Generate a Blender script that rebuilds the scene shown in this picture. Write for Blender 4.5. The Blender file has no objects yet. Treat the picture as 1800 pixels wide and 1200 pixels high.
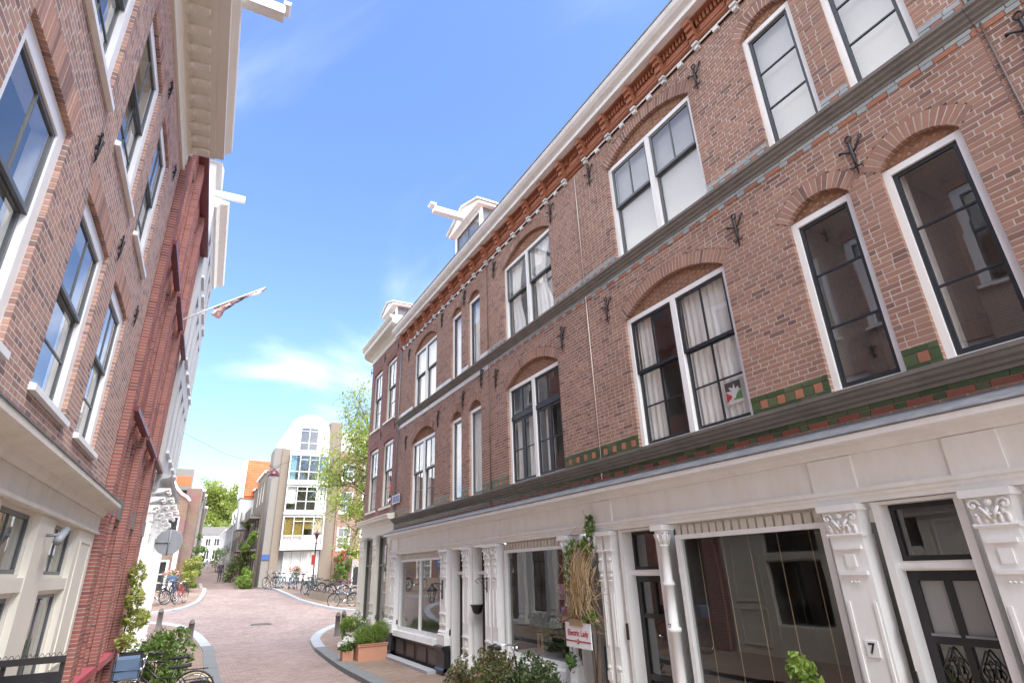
import bpy, math, random
import numpy as np
from mathutils import Vector, Matrix
random.seed(7); rng = np.random.default_rng(7)
SC = bpy.context.scene
COL = SC.collection
# ---------------------------------------------------------------- camera
CAM_Z = 2.45
YAW, PITCH, ROLL, FOC = math.radians(29.8), math.radians(22.2), math.radians(-2.17), 1.075
def cam_axes():
    cy, sy, cp, sp = math.cos(YAW), math.sin(YAW), math.cos(PITCH), math.sin(PITCH)
    f = np.array([sy*cp, cy*cp, sp]); r = np.array([cy, -sy, 0.]); u = np.cross(r, f)
    cr, sr = math.cos(ROLL), math.sin(ROLL)
    return cr*r+sr*u, -sr*r+cr*u, f
CR, CU, CF = cam_axes()
cd = bpy.data.cameras.new('camera'); cam = bpy.data.objects.new('camera', cd); COL.objects.link(cam)
cd.sensor_width = 36; cd.lens = 18*FOC; cd.clip_start = .05; cd.clip_end = 3000
cam.matrix_world = Matrix(((CR[0], CU[0], -CF[0], 0), (CR[1], CU[1], -CF[1], 0), (CR[2], CU[2], -CF[2], CAM_Z), (0, 0, 0, 1)))
SC.camera = cam
def in_view(p):
    d = np.asarray(p)-np.array([0, 0, CAM_Z]); z = d@CF
    return z > .1 and abs(d@CR)/z*FOC < 1.02 and abs(d@CU)/z*FOC < .69
# ---------------------------------------------------------------- light
SUN_EL, SUN_AZ = math.radians(58), math.radians(171)      # azimuth measured from +Y towards +X: behind the camera, a little to the left
sun_dir = Vector((math.sin(SUN_AZ)*math.cos(SUN_EL), math.cos(SUN_AZ)*math.cos(SUN_EL), math.sin(SUN_EL)))
sl = bpy.data.lights.new('sun', 'SUN'); sl.energy = 1.3; sl.angle = math.radians(50); sl.color = (1, .95, .87)
so = bpy.data.objects.new('sun', sl); COL.objects.link(so); so.rotation_euler = (-sun_dir).to_track_quat('-Z', 'Y').to_euler()
so.location = (0, -10, 40)
W = bpy.data.worlds.new('World'); SC.world = W; W.use_nodes = True
nt = W.node_tree; N = nt.nodes; LK = nt.links
bg = N['Background']; bg.inputs[1].default_value = .056
sky = N.new('ShaderNodeTexSky'); sky.sky_type = 'NISHITA'; sky.sun_disc = False
sky.sun_elevation = SUN_EL; sky.sun_rotation = SUN_AZ; sky.air_density = 1.0; sky.dust_density = .8; sky.ozone_density = 4.5
tc = N.new('ShaderNodeTexCoord')
def wn(t, **k):
    n = N.new(t)
    for a, b in k.items(): setattr(n, a, b)
    return n
sep = wn('ShaderNodeSeparateXYZ'); LK.new(tc.outputs['Generated'], sep.inputs[0])
# flat cloud layer: direction divided by its height
addz = wn('ShaderNodeMath', operation='MAXIMUM'); LK.new(sep.outputs[2], addz.inputs[0]); addz.inputs[1].default_value = .03
addz2 = wn('ShaderNodeMath', operation='ADD'); LK.new(addz.outputs[0], addz2.inputs[0]); addz2.inputs[1].default_value = .12
dv = wn('ShaderNodeVectorMath', operation='DIVIDE'); LK.new(tc.outputs['Generated'], dv.inputs[0])
cmb = wn('ShaderNodeCombineXYZ')
for i in range(3): LK.new(addz2.outputs[0], cmb.inputs[i])
LK.new(cmb.outputs[0], dv.inputs[1])
mp = wn('ShaderNodeMapping'); LK.new(dv.outputs[0], mp.inputs[0])
mp.inputs['Location'].default_value = (3.1, 1.7, 0); mp.inputs['Scale'].default_value = (1.0, .62, .3); mp.inputs['Rotation'].default_value = (0, 0, .5)
n1 = wn('ShaderNodeTexNoise'); LK.new(mp.outputs[0], n1.inputs['Vector'])
n1.inputs['Scale'].default_value = 1.1; n1.inputs['Detail'].default_value = 7; n1.inputs['Roughness'].default_value = .5; n1.inputs['Distortion'].default_value = .5
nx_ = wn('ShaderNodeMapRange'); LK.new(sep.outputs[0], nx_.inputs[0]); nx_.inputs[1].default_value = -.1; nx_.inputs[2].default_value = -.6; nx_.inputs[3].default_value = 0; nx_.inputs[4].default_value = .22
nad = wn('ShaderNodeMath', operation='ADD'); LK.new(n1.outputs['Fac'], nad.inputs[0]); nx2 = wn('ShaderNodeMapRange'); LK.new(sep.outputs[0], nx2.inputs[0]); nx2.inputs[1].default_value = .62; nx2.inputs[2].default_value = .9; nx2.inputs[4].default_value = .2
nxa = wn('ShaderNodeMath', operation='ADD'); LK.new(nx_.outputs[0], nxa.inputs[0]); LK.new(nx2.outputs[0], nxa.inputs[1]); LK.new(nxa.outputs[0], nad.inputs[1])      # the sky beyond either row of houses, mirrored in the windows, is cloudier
r1 = wn('ShaderNodeMapRange'); LK.new(nad.outputs[0], r1.inputs[0]); r1.inputs[1].default_value = .47; r1.inputs[2].default_value = .86
r1.interpolation_type = 'SMOOTHSTEP'
# heaped clouds low over the horizon
n2 = wn('ShaderNodeTexNoise'); mp2 = wn('ShaderNodeMapping'); LK.new(tc.outputs['Generated'], mp2.inputs[0]); mp2.inputs['Scale'].default_value = (1, 1, 1.9)
mp2.inputs['Location'].default_value = (.35, .2, .1)
LK.new(mp2.outputs[0], n2.inputs['Vector']); n2.inputs['Scale'].default_value = 5.2; n2.inputs['Detail'].default_value = 8; n2.inputs['Roughness'].default_value = .52
low = wn('ShaderNodeMapRange'); LK.new(sep.outputs[2], low.inputs[0]); low.inputs[1].default_value = .06; low.inputs[2].default_value = .34; low.inputs[3].default_value = .30; low.inputs[4].default_value = .0
sm = wn('ShaderNodeMath', operation='ADD'); LK.new(n2.outputs['Fac'], sm.inputs[0]); LK.new(low.outputs[0], sm.inputs[1])
r2 = wn('ShaderNodeMapRange'); LK.new(sm.outputs[0], r2.inputs[0]); r2.inputs[1].default_value = .70; r2.inputs[2].default_value = .84; r2.interpolation_type = 'SMOOTHSTEP'
mxv = wn('ShaderNodeMath', operation='MAXIMUM'); LK.new(r1.outputs[0], mxv.inputs[0]); LK.new(r2.outputs[0], mxv.inputs[1])
mulc = wn('ShaderNodeMath', operation='MULTIPLY'); LK.new(mxv.outputs[0], mulc.inputs[0]); mulc.inputs[1].default_value = .92
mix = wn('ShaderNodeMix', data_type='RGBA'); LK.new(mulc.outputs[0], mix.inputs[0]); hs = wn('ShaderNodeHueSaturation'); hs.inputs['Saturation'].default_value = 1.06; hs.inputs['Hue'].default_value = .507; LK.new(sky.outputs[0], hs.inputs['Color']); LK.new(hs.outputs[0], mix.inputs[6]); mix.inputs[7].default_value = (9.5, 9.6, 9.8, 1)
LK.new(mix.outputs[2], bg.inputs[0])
vs = SC.view_settings; vs.view_transform = 'Standard'; vs.look = 'None'; vs.gamma = 1; vs.use_curve_mapping = False; vs.exposure = 2.88
SC.cycles.max_bounces = 7; SC.cycles.diffuse_bounces = 4; SC.cycles.glossy_bounces = 4; SC.cycles.transmission_bounces = 4; SC.cycles.transparent_max_bounces = 12
SC.cycles.use_denoising = True
SC.cycles.sample_clamp_indirect = 6
# ---------------------------------------------------------------- materials
MATS = {}
def newmat(name):
    m = bpy.data.materials.new(name); m.use_nodes = True; MATS[name] = m
    t = m.node_tree; b = t.nodes['Principled BSDF']
    return m, t, b
def nd(t, typ, **k):
    n = t.nodes.new(typ)
    for a, b in k.items(): setattr(n, a, b)
    return n
def noise(t, scale, detail=3, coord='Object', rough=.5, sc=None):
    c = nd(t, 'ShaderNodeTexCoord'); n = nd(t, 'ShaderNodeTexNoise'); n.inputs['Scale'].default_value = scale
    n.inputs['Detail'].default_value = detail; n.inputs['Roughness'].default_value = rough
    if sc:
        m = nd(t, 'ShaderNodeMapping'); m.inputs['Scale'].default_value = sc; t.links.new(c.outputs[coord], m.inputs[0]); t.links.new(m.outputs[0], n.inputs['Vector'])
    else: t.links.new(c.outputs[coord], n.inputs['Vector'])
    return n
def ramp(t, src, stops):
    r = nd(t, 'ShaderNodeValToRGB'); e = r.color_ramp.elements
    while len(e) < len(stops): e.new(.5)
    for i, (p, c) in enumerate(stops): e[i].position = p; e[i].color = (*c, 1)
    t.links.new(src, r.inputs[0]); return r
def mixc(t, fac, a, b, mode='MIX'):
    m = nd(t, 'ShaderNodeMix', data_type='RGBA', blend_type=mode)
    for s, i in ((fac, 0), (a, 6), (b, 7)):
        if isinstance(s, (int, float)): m.inputs[i].default_value = s
        elif isinstance(s, tuple): m.inputs[i].default_value = (*s, 1)
        else: t.links.new(s, m.inputs[i])
    return m.outputs[2]
def bump(t, b, src, strength=.3, dist=.01):
    n = nd(t, 'ShaderNodeBump'); n.inputs['Strength'].default_value = strength; n.inputs['Distance'].default_value = dist
    t.links.new(src, n.inputs['Height']); t.links.new(n.outputs[0], b.inputs['Normal'])
def paint(name, col, rough=.45, dirt=.25, dscale=2.5, dcol=None, bumpy=.05, metal=0):
    m, t, b = newmat(name); n = noise(t, dscale, 7, rough=.7, sc=(1, 1, .28)); n2 = noise(t, dscale*9, 3)
    r = nd(t, 'ShaderNodeMapRange'); t.links.new(n.outputs['Fac'], r.inputs[0]); r.inputs[1].default_value = .45; r.inputs[2].default_value = .8; r.inputs[4].default_value = dirt
    dc = dcol or tuple(c*.5 for c in col)
    c1 = mixc(t, r.outputs[0], col, dc)
    c2 = mixc(t, .12, c1, n2.outputs['Color'], 'SOFT_LIGHT')
    t.links.new(c2, b.inputs['Base Color']); b.inputs['Roughness'].default_value = rough; b.inputs['Metallic'].default_value = metal
    bump(t, b, n2.outputs['Fac'], bumpy, .004); return m
def brickmat(name, stops, rough=.85, grime=.25):
    m, t, b = newmat(name)
    g = nd(t, 'ShaderNodeNewGeometry'); oi = nd(t, 'ShaderNodeObjectInfo')
    a = nd(t, 'ShaderNodeMath', operation='ADD'); t.links.new(g.outputs['Random Per Island'], a.inputs[0]); t.links.new(oi.outputs['Random'], a.inputs[1])
    fr = nd(t, 'ShaderNodeMath', operation='FRACT'); t.links.new(a.outputs[0], fr.inputs[0])
    r = ramp(t, fr.outputs[0], stops); r.color_ramp.interpolation = 'LINEAR'
    c = nd(t, 'ShaderNodeNewGeometry')
    n = nd(t, 'ShaderNodeTexNoise'); t.links.new(c.outputs['Position'], n.inputs['Vector']); n.inputs['Scale'].default_value = 28; n.inputs['Detail'].default_value = 5; n.inputs['Roughness'].default_value = .7
    n2 = nd(t, 'ShaderNodeTexNoise'); t.links.new(c.outputs['Position'], n2.inputs['Vector']); n2.inputs['Scale'].default_value = .9; n2.inputs['Detail'].default_value = 5
    c1 = mixc(t, .35, r.outputs[0], n.outputs['Color'], 'SOFT_LIGHT')
    mr = nd(t, 'ShaderNodeMapRange'); t.links.new(n2.outputs['Fac'], mr.inputs[0]); mr.inputs[1].default_value = .42; mr.inputs[2].default_value = .75; mr.inputs[4].default_value = grime
    c2 = mixc(t, mr.outputs[0], c1, tuple(x*.55 for x in stops[len(stops)//2][1]))
    t.links.new(c2, b.inputs['Base Color']); b.inputs['Roughness'].default_value = rough
    bump(t, b, n.outputs['Fac'], .45, .006); return m
paint('white_paint', (.86, .855, .825), .45, .42, 3.2, (.60, .56, .49), .12)
paint('cream_paint', (.72, .69, .60), .4, .2, 2.0, (.5, .47, .38))
paint('cream_weathered', (.70, .67, .60), .55, .5, 3.0, (.42, .40, .33))
paint('stucco_grey', (.42, .42, .41), .8, .3, 1.0)
paint('stucco_white', (.60, .60, .59), .7, .25, 1.0)
paint('bay_white', (.58, .585, .59), .5, .3, 1.5, (.42, .42, .41))
paint('stone_grey', (.21, .195, .175), .75, .5, 3.0, (.06, .065, .055), .3)
paint('lead', (.15, .155, .165), .7, .6, 5.0, (.34, .34, .34), .3)
paint('black_paint', (.018, .018, .02), .3, .3, 3.0, (.04, .04, .04))
paint('sash_dark', (.022, .027, .034), .35, .2, 5)
paint('sash_grey', (.11, .12, .125), .4, .2, 5)
paint('frame_grey', (.10, .10, .095), .45, .2, 5)
paint('iron', (.035, .033, .033), .5, .4, 8, (.07, .05, .04), .3, .4)
paint('gutter_grey', (.25, .26, .28), .5, .3, 4)
paint('dark_red_paint', (.17, .035, .045), .4, .3, 4)
paint('pink_ledge', (.42, .085, .11), .5, .3, 5)
paint('panel_brown', (.16, .12, .105), .6, .4, 5)
paint('wood', (.36, .25, .14), .6, .5, 7, (.18, .12, .07), .2)
paint('wood_grey', (.30, .27, .22), .7, .5, 7, (.15, .13, .1), .2)
paint('terracotta', (.50, .25, .16), .85, .35, 4, (.38, .22, .16), .2)
paint('concrete_brown', (.215, .175, .135), .9, .35, 1.2, (.2, .17, .13), .2)
paint('concrete_grey', (.225, .205, .18), .9, .4, 1.5, (.2, .2, .18), .2)
paint('blue_sign', (.05, .10, .30), .35, .1)
paint('sign_blue', (.06, .24, .62), .35, .05)
paint('white_plate', (.82, .82, .82), .4, .08)
paint('red_print', (.42, .03, .05), .5, .05)
paint('brass', (.45, .30, .10), .3, .2, 5, None, .05, .8)
paint('chrome', (.6, .6, .62), .2, .1, 5, None, .02, .95)
paint('rubber', (.02, .02, .02), .8, .2)
paint('tyre_cream', (.50, .44, .28), .7, .2)
paint('bollard_brown', (.115, .095, .085), .6, .4, 5, (.2, .17, .15))
paint('lamp_maroon', (.10, .02, .028), .35, .2)
paint('granite_light', (.36, .37, .385), .8, .35, 6, (.34, .35, .37), .3)
paint('granite_dark', (.17, .18, .18), .8, .4, 6, (.1, .11, .1), .3)
paint('bark', (.12, .09, .065), .9, .5, 9, (.06, .05, .035), .6)
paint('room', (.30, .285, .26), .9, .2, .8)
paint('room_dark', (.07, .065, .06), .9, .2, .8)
paint('plaster_white', (.76, .75, .72), .7, .12, 1.2)
paint('curtain', (.88, .87, .84), .9, .1, 2)
paint('curtain_blue', (.22, .42, .48), .9, .1, 2)
paint('sky_sheet_grey', (.42, .41, .40), .9, .1, 2)  # pale tone of the sky reflection put behind the panes
paint('blind_yellow', (.25, .175, .035), .8, .1, 2)
paint('terracotta_frieze', (.36, .135, .07), .8, .5, 5, (.22, .09, .05), .3)
paint('crate_black', (.012, .012, .013), .5, .2)
paint('denim', (.09, .14, .22), .9, .3)
paint('dry_vine', (.46, .33, .18), .9, .5, 9, (.28, .19, .1))
paint('skin', (.55, .33, .25), .6, .1)
paint('cloth_dark', (.05, .05, .07), .9, .2)
paint('cloth_pink', (.50, .26, .24), .9, .2)
paint('hair_grey', (.32, .29, .26), .8, .2)
brickmat('brick_brown', [(0, (.18, .10, .08)), (.12, (.28, .152, .11)), (.5, (.365, .20, .142)), (.72, (.325, .172, .122)), (.9, (.41, .235, .165)), (1, (.25, .148, .12))], .87, .38)
brickmat('brick_herring', [(0, (.22, .11, .06)), (.5, (.32, .165, .09)), (1, (.26, .12, .075))])
brickmat('brick_corner', [(0, (.22, .10, .083)), (.5, (.29, .125, .10)), (1, (.25, .115, .098))], .85, .12)
brickmat('brick_left', [(0, (.21, .13, .115)), (.22, (.33, .19, .15)), (.5, (.44, .245, .18)), (.75, (.40, .245, .195)), (1, (.50, .28, .195))], .9, .15)
brickmat('brick_red', [(0, (.19, .065, .052)), (.3, (.29, .10, .075)), (.7, (.34, .12, .09)), (1, (.27, .105, .088))], .8, .12)
brickmat('mortar', [(0, (.62, .57, .51)), (1, (.62, .57, .51))], .95, .15)
brickmat('mortar_grey', [(0, (.50, .46, .42)), (1, (.50, .46, .42))], .95, .2)
brickmat('mortar_brown', [(0, (.42, .30, .22)), (1, (.42, .30, .22))], .95, .2)
brickmat('tile_green', [(0, (.04, .07, .032)), (.5, (.065, .105, .045)), (1, (.11, .13, .065))], .3, .35)
brickmat('tile_grey', [(0, (.25, .28, .28)), (.5, (.36, .38, .36)), (1, (.28, .32, .34))], .35, .2)
brickmat('tile_white', [(0, (.66, .66, .64)), (.5, (.76, .76, .74)), (1, (.58, .6, .6))], .35, .2)
brickmat('tile_orange', [(0, (.38, .15, .08)), (.5, (.46, .19, .105)), (1, (.30, .125, .075))], .6, .35)
brickmat('tile_red', [(0, (.24, .07, .05)), (.5, (.30, .09, .06)), (1, (.2, .07, .055))], .45, .2)
brickmat('roof_tile', [(0, (.30, .13, .085)), (.5, (.40, .19, .13)), (1, (.34, .17, .12))], .75, .3)
brickmat('roof_orange', [(0, (.52, .12, .04)), (.5, (.60, .15, .05)), (1, (.46, .11, .045))], .7, .2)
brickmat('roof_dark', [(0, (.10, .095, .09)), (.5, (.16, .15, .14)), (1, (.12, .115, .11))], .7, .2)
def leafmat(name, stops, trans=.35):
    m, t, b = newmat(name); g = nd(t, 'ShaderNodeNewGeometry'); r = ramp(t, g.outputs['Random Per Island'], stops)
    t.links.new(r.outputs[0], b.inputs['Base Color']); b.inputs['Roughness'].default_value = .55
    tr = nd(t, 'ShaderNodeBsdfTranslucent'); br = mixc(t, .5, r.outputs[0], (.30, .42, .06), 'MIX'); t.links.new(br, tr.inputs[0])
    ms = nd(t, 'ShaderNodeMixShader'); ms.inputs[0].default_value = trans
    t.links.new(b.outputs[0], ms.inputs[1]); t.links.new(tr.outputs[0], ms.inputs[2]); t.links.new(ms.outputs[0], t.nodes['Material Output'].inputs[0]); return m
leafmat('leaf_fresh', [(0, (.12, .20, .035)), (.5, (.20, .31, .055)), (1, (.32, .42, .10))], .45)
leafmat('leaf_mid', [(0, (.06, .115, .025)), (.5, (.11, .20, .04)), (1, (.20, .29, .07))], .4)
leafmat('leaf_dark', [(0, (.03, .05, .018)), (.5, (.055, .085, .028)), (1, (.10, .12, .05))], .2)
leafmat('leaf_reddish', [(0, (.06, .07, .025)), (.6, (.10, .12, .04)), (.85, (.17, .12, .06)), (1, (.22, .10, .06))], .2)
leafmat('leaf_yellow', [(0, (.20, .24, .05)), (.5, (.33, .36, .08)), (1, (.46, .46, .13))])
leafmat('leaf_tree', [(0, (.22, .29, .06)), (.5, (.36, .43, .10)), (1, (.52, .55, .17))], .6)
leafmat('flower_white', [(0, (.75, .75, .68)), (1, (.85, .85, .8))], .2)
leafmat('flower_red', [(0, (.5, .05, .04)), (1, (.62, .12, .07))], .2)
leafmat('flower_yellow', [(0, (.75, .55, .08)), (1, (.8, .7, .25))], .2)
leafmat('flower_pink', [(0, (.65, .22, .25)), (1, (.7, .4, .38))], .2)
def glassmat(name, ior, tint=.85, rough=0.0):
    m, t, b = newmat(name); t.nodes.remove(b); out = t.nodes['Material Output']
    f0 = ((ior-1)/(ior+1))**2; ge = nd(t, 'ShaderNodeNewGeometry'); dt = nd(t, 'ShaderNodeVectorMath', operation='DOT_PRODUCT'); t.links.new(ge.outputs['Normal'], dt.inputs[0]); t.links.new(ge.outputs['Incoming'], dt.inputs[1])
    ab = nd(t, 'ShaderNodeMath', operation='ABSOLUTE'); t.links.new(dt.outputs['Value'], ab.inputs[0]); om = nd(t, 'ShaderNodeMath', operation='SUBTRACT'); om.inputs[0].default_value = 1; t.links.new(ab.outputs[0], om.inputs[1])
    pw = nd(t, 'ShaderNodeMath', operation='POWER'); t.links.new(om.outputs[0], pw.inputs[0]); pw.inputs[1].default_value = 4.5      # the same reflectance from both sides of a thin pane
    f = nd(t, 'ShaderNodeMapRange'); t.links.new(pw.outputs[0], f.inputs[0]); f.inputs[3].default_value = f0; f.inputs[4].default_value = 1
    tr = nd(t, 'ShaderNodeBsdfTransparent'); tr.inputs[0].default_value = (tint, tint, tint*.98, 1)
    g = nd(t, 'ShaderNodeBsdfGlossy'); g.inputs['Roughness'].default_value = rough
    n = noise(t, 1.6, 1); bp = nd(t, 'ShaderNodeBump'); bp.inputs['Strength'].default_value = .06; bp.inputs['Distance'].default_value = .02; t.links.new(n.outputs['Fac'], bp.inputs['Height']); t.links.new(bp.outputs[0], g.inputs['Normal'])
    ms = nd(t, 'ShaderNodeMixShader'); t.links.new(f.outputs[0], ms.inputs[0]); t.links.new(tr.outputs[0], ms.inputs[1]); t.links.new(g.outputs[0], ms.inputs[2])
    t.links.new(ms.outputs[0], out.inputs[0]); return m
glassmat('glass', 2.45, .97); glassmat('glass_shop', 2.1, .93)
def pavermat(name, ca, cb, mort, scale, rough=.8):
    m, t, b = newmat(name); g = nd(t, 'ShaderNodeNewGeometry'); mp = nd(t, 'ShaderNodeMapping'); t.links.new(g.outputs['Position'], mp.inputs[0])
    mp.inputs['Rotation'].default_value = (0, 0, 0); br = nd(t, 'ShaderNodeTexBrick'); t.links.new(mp.outputs[0], br.inputs['Vector'])
    br.inputs['Scale'].default_value = 1; br.inputs['Brick Width'].default_value = scale; br.inputs['Row Height'].default_value = scale*.5; br.inputs['Mortar Size'].default_value = .006; br.inputs['Bias'].default_value = 0
    br.inputs['Color1'].default_value = (*ca, 1); br.inputs['Color2'].default_value = (*cb, 1); br.inputs['Mortar'].default_value = (*mort, 1)
    n = nd(t, 'ShaderNodeTexNoise'); t.links.new(g.outputs['Position'], n.inputs['Vector']); n.inputs['Scale'].default_value = .7; n.inputs['Detail'].default_value = 7; n.inputs['Roughness'].default_value = .6
    n3 = nd(t, 'ShaderNodeTexNoise'); t.links.new(g.outputs['Position'], n3.inputs['Vector']); n3.inputs['Scale'].default_value = 9; n3.inputs['Detail'].default_value = 3
    c = mixc(t, .5, br.outputs[0], n.outputs['Fac'], 'SOFT_LIGHT'); c = mixc(t, .35, c, n3.outputs['Fac'], 'SOFT_LIGHT')
    t.links.new(c, b.inputs['Base Color']); b.inputs['Roughness'].default_value = rough
    iv = nd(t, 'ShaderNodeMath', operation='SUBTRACT'); iv.inputs[0].default_value = 1; t.links.new(br.outputs['Fac'], iv.inputs[1]); bump(t, b, iv.outputs[0], .5, .006); return m
pavermat('road_pavers', (.32, .24, .21), (.225, .168, .148), (.15, .12, .105), .2)
pavermat('pavement_pavers', (.29, .21, .16), (.22, .152, .117), (.14, .11, .09), .2)
def wallbrick(name, ca, cb, mort):
    m, t, b = newmat(name); g_ = nd(t, 'ShaderNodeTexCoord'); mp = nd(t, 'ShaderNodeMapping'); mp.inputs['Rotation'].default_value = (math.pi/2, 0, 0); t.links.new(g_.outputs['Object'], mp.inputs[0])
    br = nd(t, 'ShaderNodeTexBrick'); t.links.new(mp.outputs[0], br.inputs['Vector']); br.inputs['Scale'].default_value = 1; br.inputs['Brick Width'].default_value = .22; br.inputs['Row Height'].default_value = .066; br.inputs['Mortar Size'].default_value = .006
    br.inputs['Color1'].default_value = (*ca, 1); br.inputs['Color2'].default_value = (*cb, 1); br.inputs['Mortar'].default_value = (*mort, 1); n = noise(t, 1.2, 6); c = mixc(t, .5, br.outputs[0], n.outputs['Color'], 'SOFT_LIGHT'); t.links.new(c, b.inputs['Base Color']); b.inputs['Roughness'].default_value = .9
wallbrick('brick_far', (.20, .105, .08), (.145, .08, .065), (.25, .21, .18))
def printmat(name, stops, scale):
    m, t, b = newmat(name); n = noise(t, scale, 4, 'Object'); r = ramp(t, n.outputs['Fac'], stops); t.links.new(r.outputs[0], b.inputs['Base Color']); b.inputs['Roughness'].default_value = .3
printmat('poster_print', [(.3, (.5, .06, .03)), (.42, (.65, .2, .05)), (.5, (.05, .08, .4)), (.6, (.35, .35, .6)), (.7, (.6, .05, .08))], 9)
printmat('flag_print', [(.34, (.42, .40, .38)), (.42, (.32, .05, .05)), (.48, (.48, .46, .44)), (.54, (.36, .05, .05)), (.6, (.08, .2, .1)), (.68, (.06, .06, .08))], 13)
# ---------------------------------------------------------------- mesh helpers
class MB:
    def __init__(s): s.v = []; s.f = []; s.sm = []
    def add(s, vs, fs, smooth=False):
        o = len(s.v); s.v.extend([tuple(map(float, p)) for p in vs]); s.f.extend([tuple(i+o for i in f) for f in fs]); s.sm.extend([smooth]*len(fs)); return s
    def box(s, x0, x1, y0, y1, z0, z1):
        return s.add([(x0, y0, z0), (x1, y0, z0), (x1, y1, z0), (x0, y1, z0), (x0, y0, z1), (x1, y0, z1), (x1, y1, z1), (x0, y1, z1)],
                     [(0, 3, 2, 1), (4, 5, 6, 7), (0, 1, 5, 4), (1, 2, 6, 5), (2, 3, 7, 6), (3, 0, 4, 7)])
    def prism(s, poly, y0, y1):          # polygon in (x, z), pushed through y
        n = len(poly); vs = [(x, y0, z) for x, z in poly]+[(x, y1, z) for x, z in poly]
        return s.add(vs, [tuple(range(n)), tuple(range(2*n-1, n-1, -1))]+[(i, i+n, (i+1) % n+n, (i+1) % n) for i in range(n)])
    def prism_x(s, poly, x0, x1):        # polygon in (y, z), pushed along x
        n = len(poly); vs = [(x0, y, z) for y, z in poly]+[(x1, y, z) for y, z in poly]
        return s.add(vs, [tuple(range(n)), tuple(range(2*n-1, n-1, -1))]+[(i, i+n, (i+1) % n+n, (i+1) % n) for i in range(n)])
    def prism_z(s, poly, z0, z1):
        n = len(poly); vs = [(x, y, z0) for x, y in poly]+[(x, y, z1) for x, y in poly]
        return s.add(vs, [tuple(range(n-1, -1, -1)), tuple(range(n, 2*n))]+[(i, (i+1) % n, (i+1) % n+n, i+n) for i in range(n)])
    def quad(s, a, b, c, d): return s.add([a, b, c, d], [(0, 1, 2, 3)])
    def lathe(s, prof, c=(0, 0, 0), n=12, smooth=True):
        vs = []; fs = []; m = len(prof)
        for r, z in prof:
            for k in range(n): a = 2*math.pi*k/n; vs.append((c[0]+r*math.cos(a), c[1]+r*math.sin(a), c[2]+z))
        for i in range(m-1):
            for k in range(n): fs.append((i*n+k, i*n+(k+1) % n, (i+1)*n+(k+1) % n, (i+1)*n+k))
        fs.append(tuple(range(n-1, -1, -1))); fs.append(tuple((m-1)*n+k for k in range(n)))
        return s.add(vs, fs, smooth)
    def tube(s, pts, r, n=6, closed=False, smooth=True):
        P = [Vector(p) for p in pts]; m = len(P); R = r if isinstance(r, (list, tuple)) else [r]*m
        vs = []; fs = []; prev = None
        for i in range(m):
            if closed: d = P[(i+1) % m]-P[i-1]
            else: d = P[min(i+1, m-1)]-P[max(i-1, 0)]
            if d.length < 1e-9: d = Vector((0, 0, 1))
            d.normalize()
            if prev is None: a = Vector((0, 0, 1)) if abs(d.z) < .9 else Vector((1, 0, 0)); u = d.cross(a).normalized()
            else: u = (prev-d*prev.dot(d)); u = u.normalized() if u.length > 1e-6 else d.orthogonal().normalized()
            prev = u; w = d.cross(u)
            for k in range(n): t = 2*math.pi*k/n; vs.append(P[i]+(u*math.cos(t)+w*math.sin(t))*R[i])
        for i in range(m if closed else m-1):
            j = (i+1) % m
            for k in range(n): fs.append((i*n+k, i*n+(k+1) % n, j*n+(k+1) % n, j*n+k))
        if not closed: fs.append(tuple(range(n-1, -1, -1))); fs.append(tuple((m-1)*n+k for k in range(n)))
        return s.add(vs, fs, smooth)
    def sweep(s, prof, path, closed=True):   # prof (out, z) carried along path (x, y); out is to the right of the path
        m = len(path); k = len(prof); P = [np.array(p, float) for p in path]; vs = []
        for i in range(m):
            ns = []
            for a, b in ((i-1, i), (i, i+1)):
                if 0 <= a and b < m: d = P[b]-P[a]; d /= np.linalg.norm(d); ns.append(np.array([d[1], -d[0]]))
            n = sum(ns); n = n/np.linalg.norm(n); n = n/max(.3, n@ns[0])
            vs += [(P[i][0]+n[0]*o, P[i][1]+n[1]*o, z) for o, z in prof]
        fs = []; kk = k if closed else k-1
        for i in range(m-1):
            for j in range(kk): fs.append((i*k+j, i*k+(j+1) % k, (i+1)*k+(j+1) % k, (i+1)*k+j))
        fs.append(tuple(range(k))); fs.append(tuple((m-1)*k+j for j in range(k-1, -1, -1)))
        return s.add(vs, fs)
    def ball(s, c, r, n=8, m=5, sq=(1, 1, 1)):
        prof = [(math.sin(math.pi*i/m), -math.cos(math.pi*i/m)) for i in range(m+1)]
        vs = []; fs = []
        for a, z in prof:
            for k in range(n): t = 2*math.pi*k/n; vs.append((c[0]+r*sq[0]*a*math.cos(t), c[1]+r*sq[1]*a*math.sin(t), c[2]+r*sq[2]*z))
        for i in range(m):
            for k in range(n): fs.append((i*n+k, i*n+(k+1) % n, (i+1)*n+(k+1) % n, (i+1)*n+k))
        return s.add(vs, fs, True)
    def xf(s, M, start=0):
        s.v[start:] = [tuple(M @ Vector(p)) for p in s.v[start:]]; return s
    def mesh(s, name, off=(0, 0, 0)):
        me = bpy.data.meshes.new(name); ox, oy, oz = off
        me.from_pydata([(x-ox, y-oy, z-oz) for x, y, z in s.v], [], s.f)
        if any(s.sm): me.polygons.foreach_set('use_smooth', s.sm)
        me.update(); return me
    def build(s, name, mat, parent=None, kind=None, label=None):
        off = OFFS.get(parent.name, (0, 0, 0)) if parent else (0, 0, 0)
        return link(name, s.mesh(name, off), mat, parent, kind, label)
OFFS = {}
def link(name, me, mat, parent=None, kind=None, label=None):
    o = bpy.data.objects.new(name, me); COL.objects.link(o)
    if mat and not me.materials: me.materials.append(MATS[mat])
    if parent: o.parent = parent; OFFS[o.name] = OFFS.get(parent.name, (0, 0, 0))
    if kind: o['kind'] = kind
    if label: o['label'] = label
    return o
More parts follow.
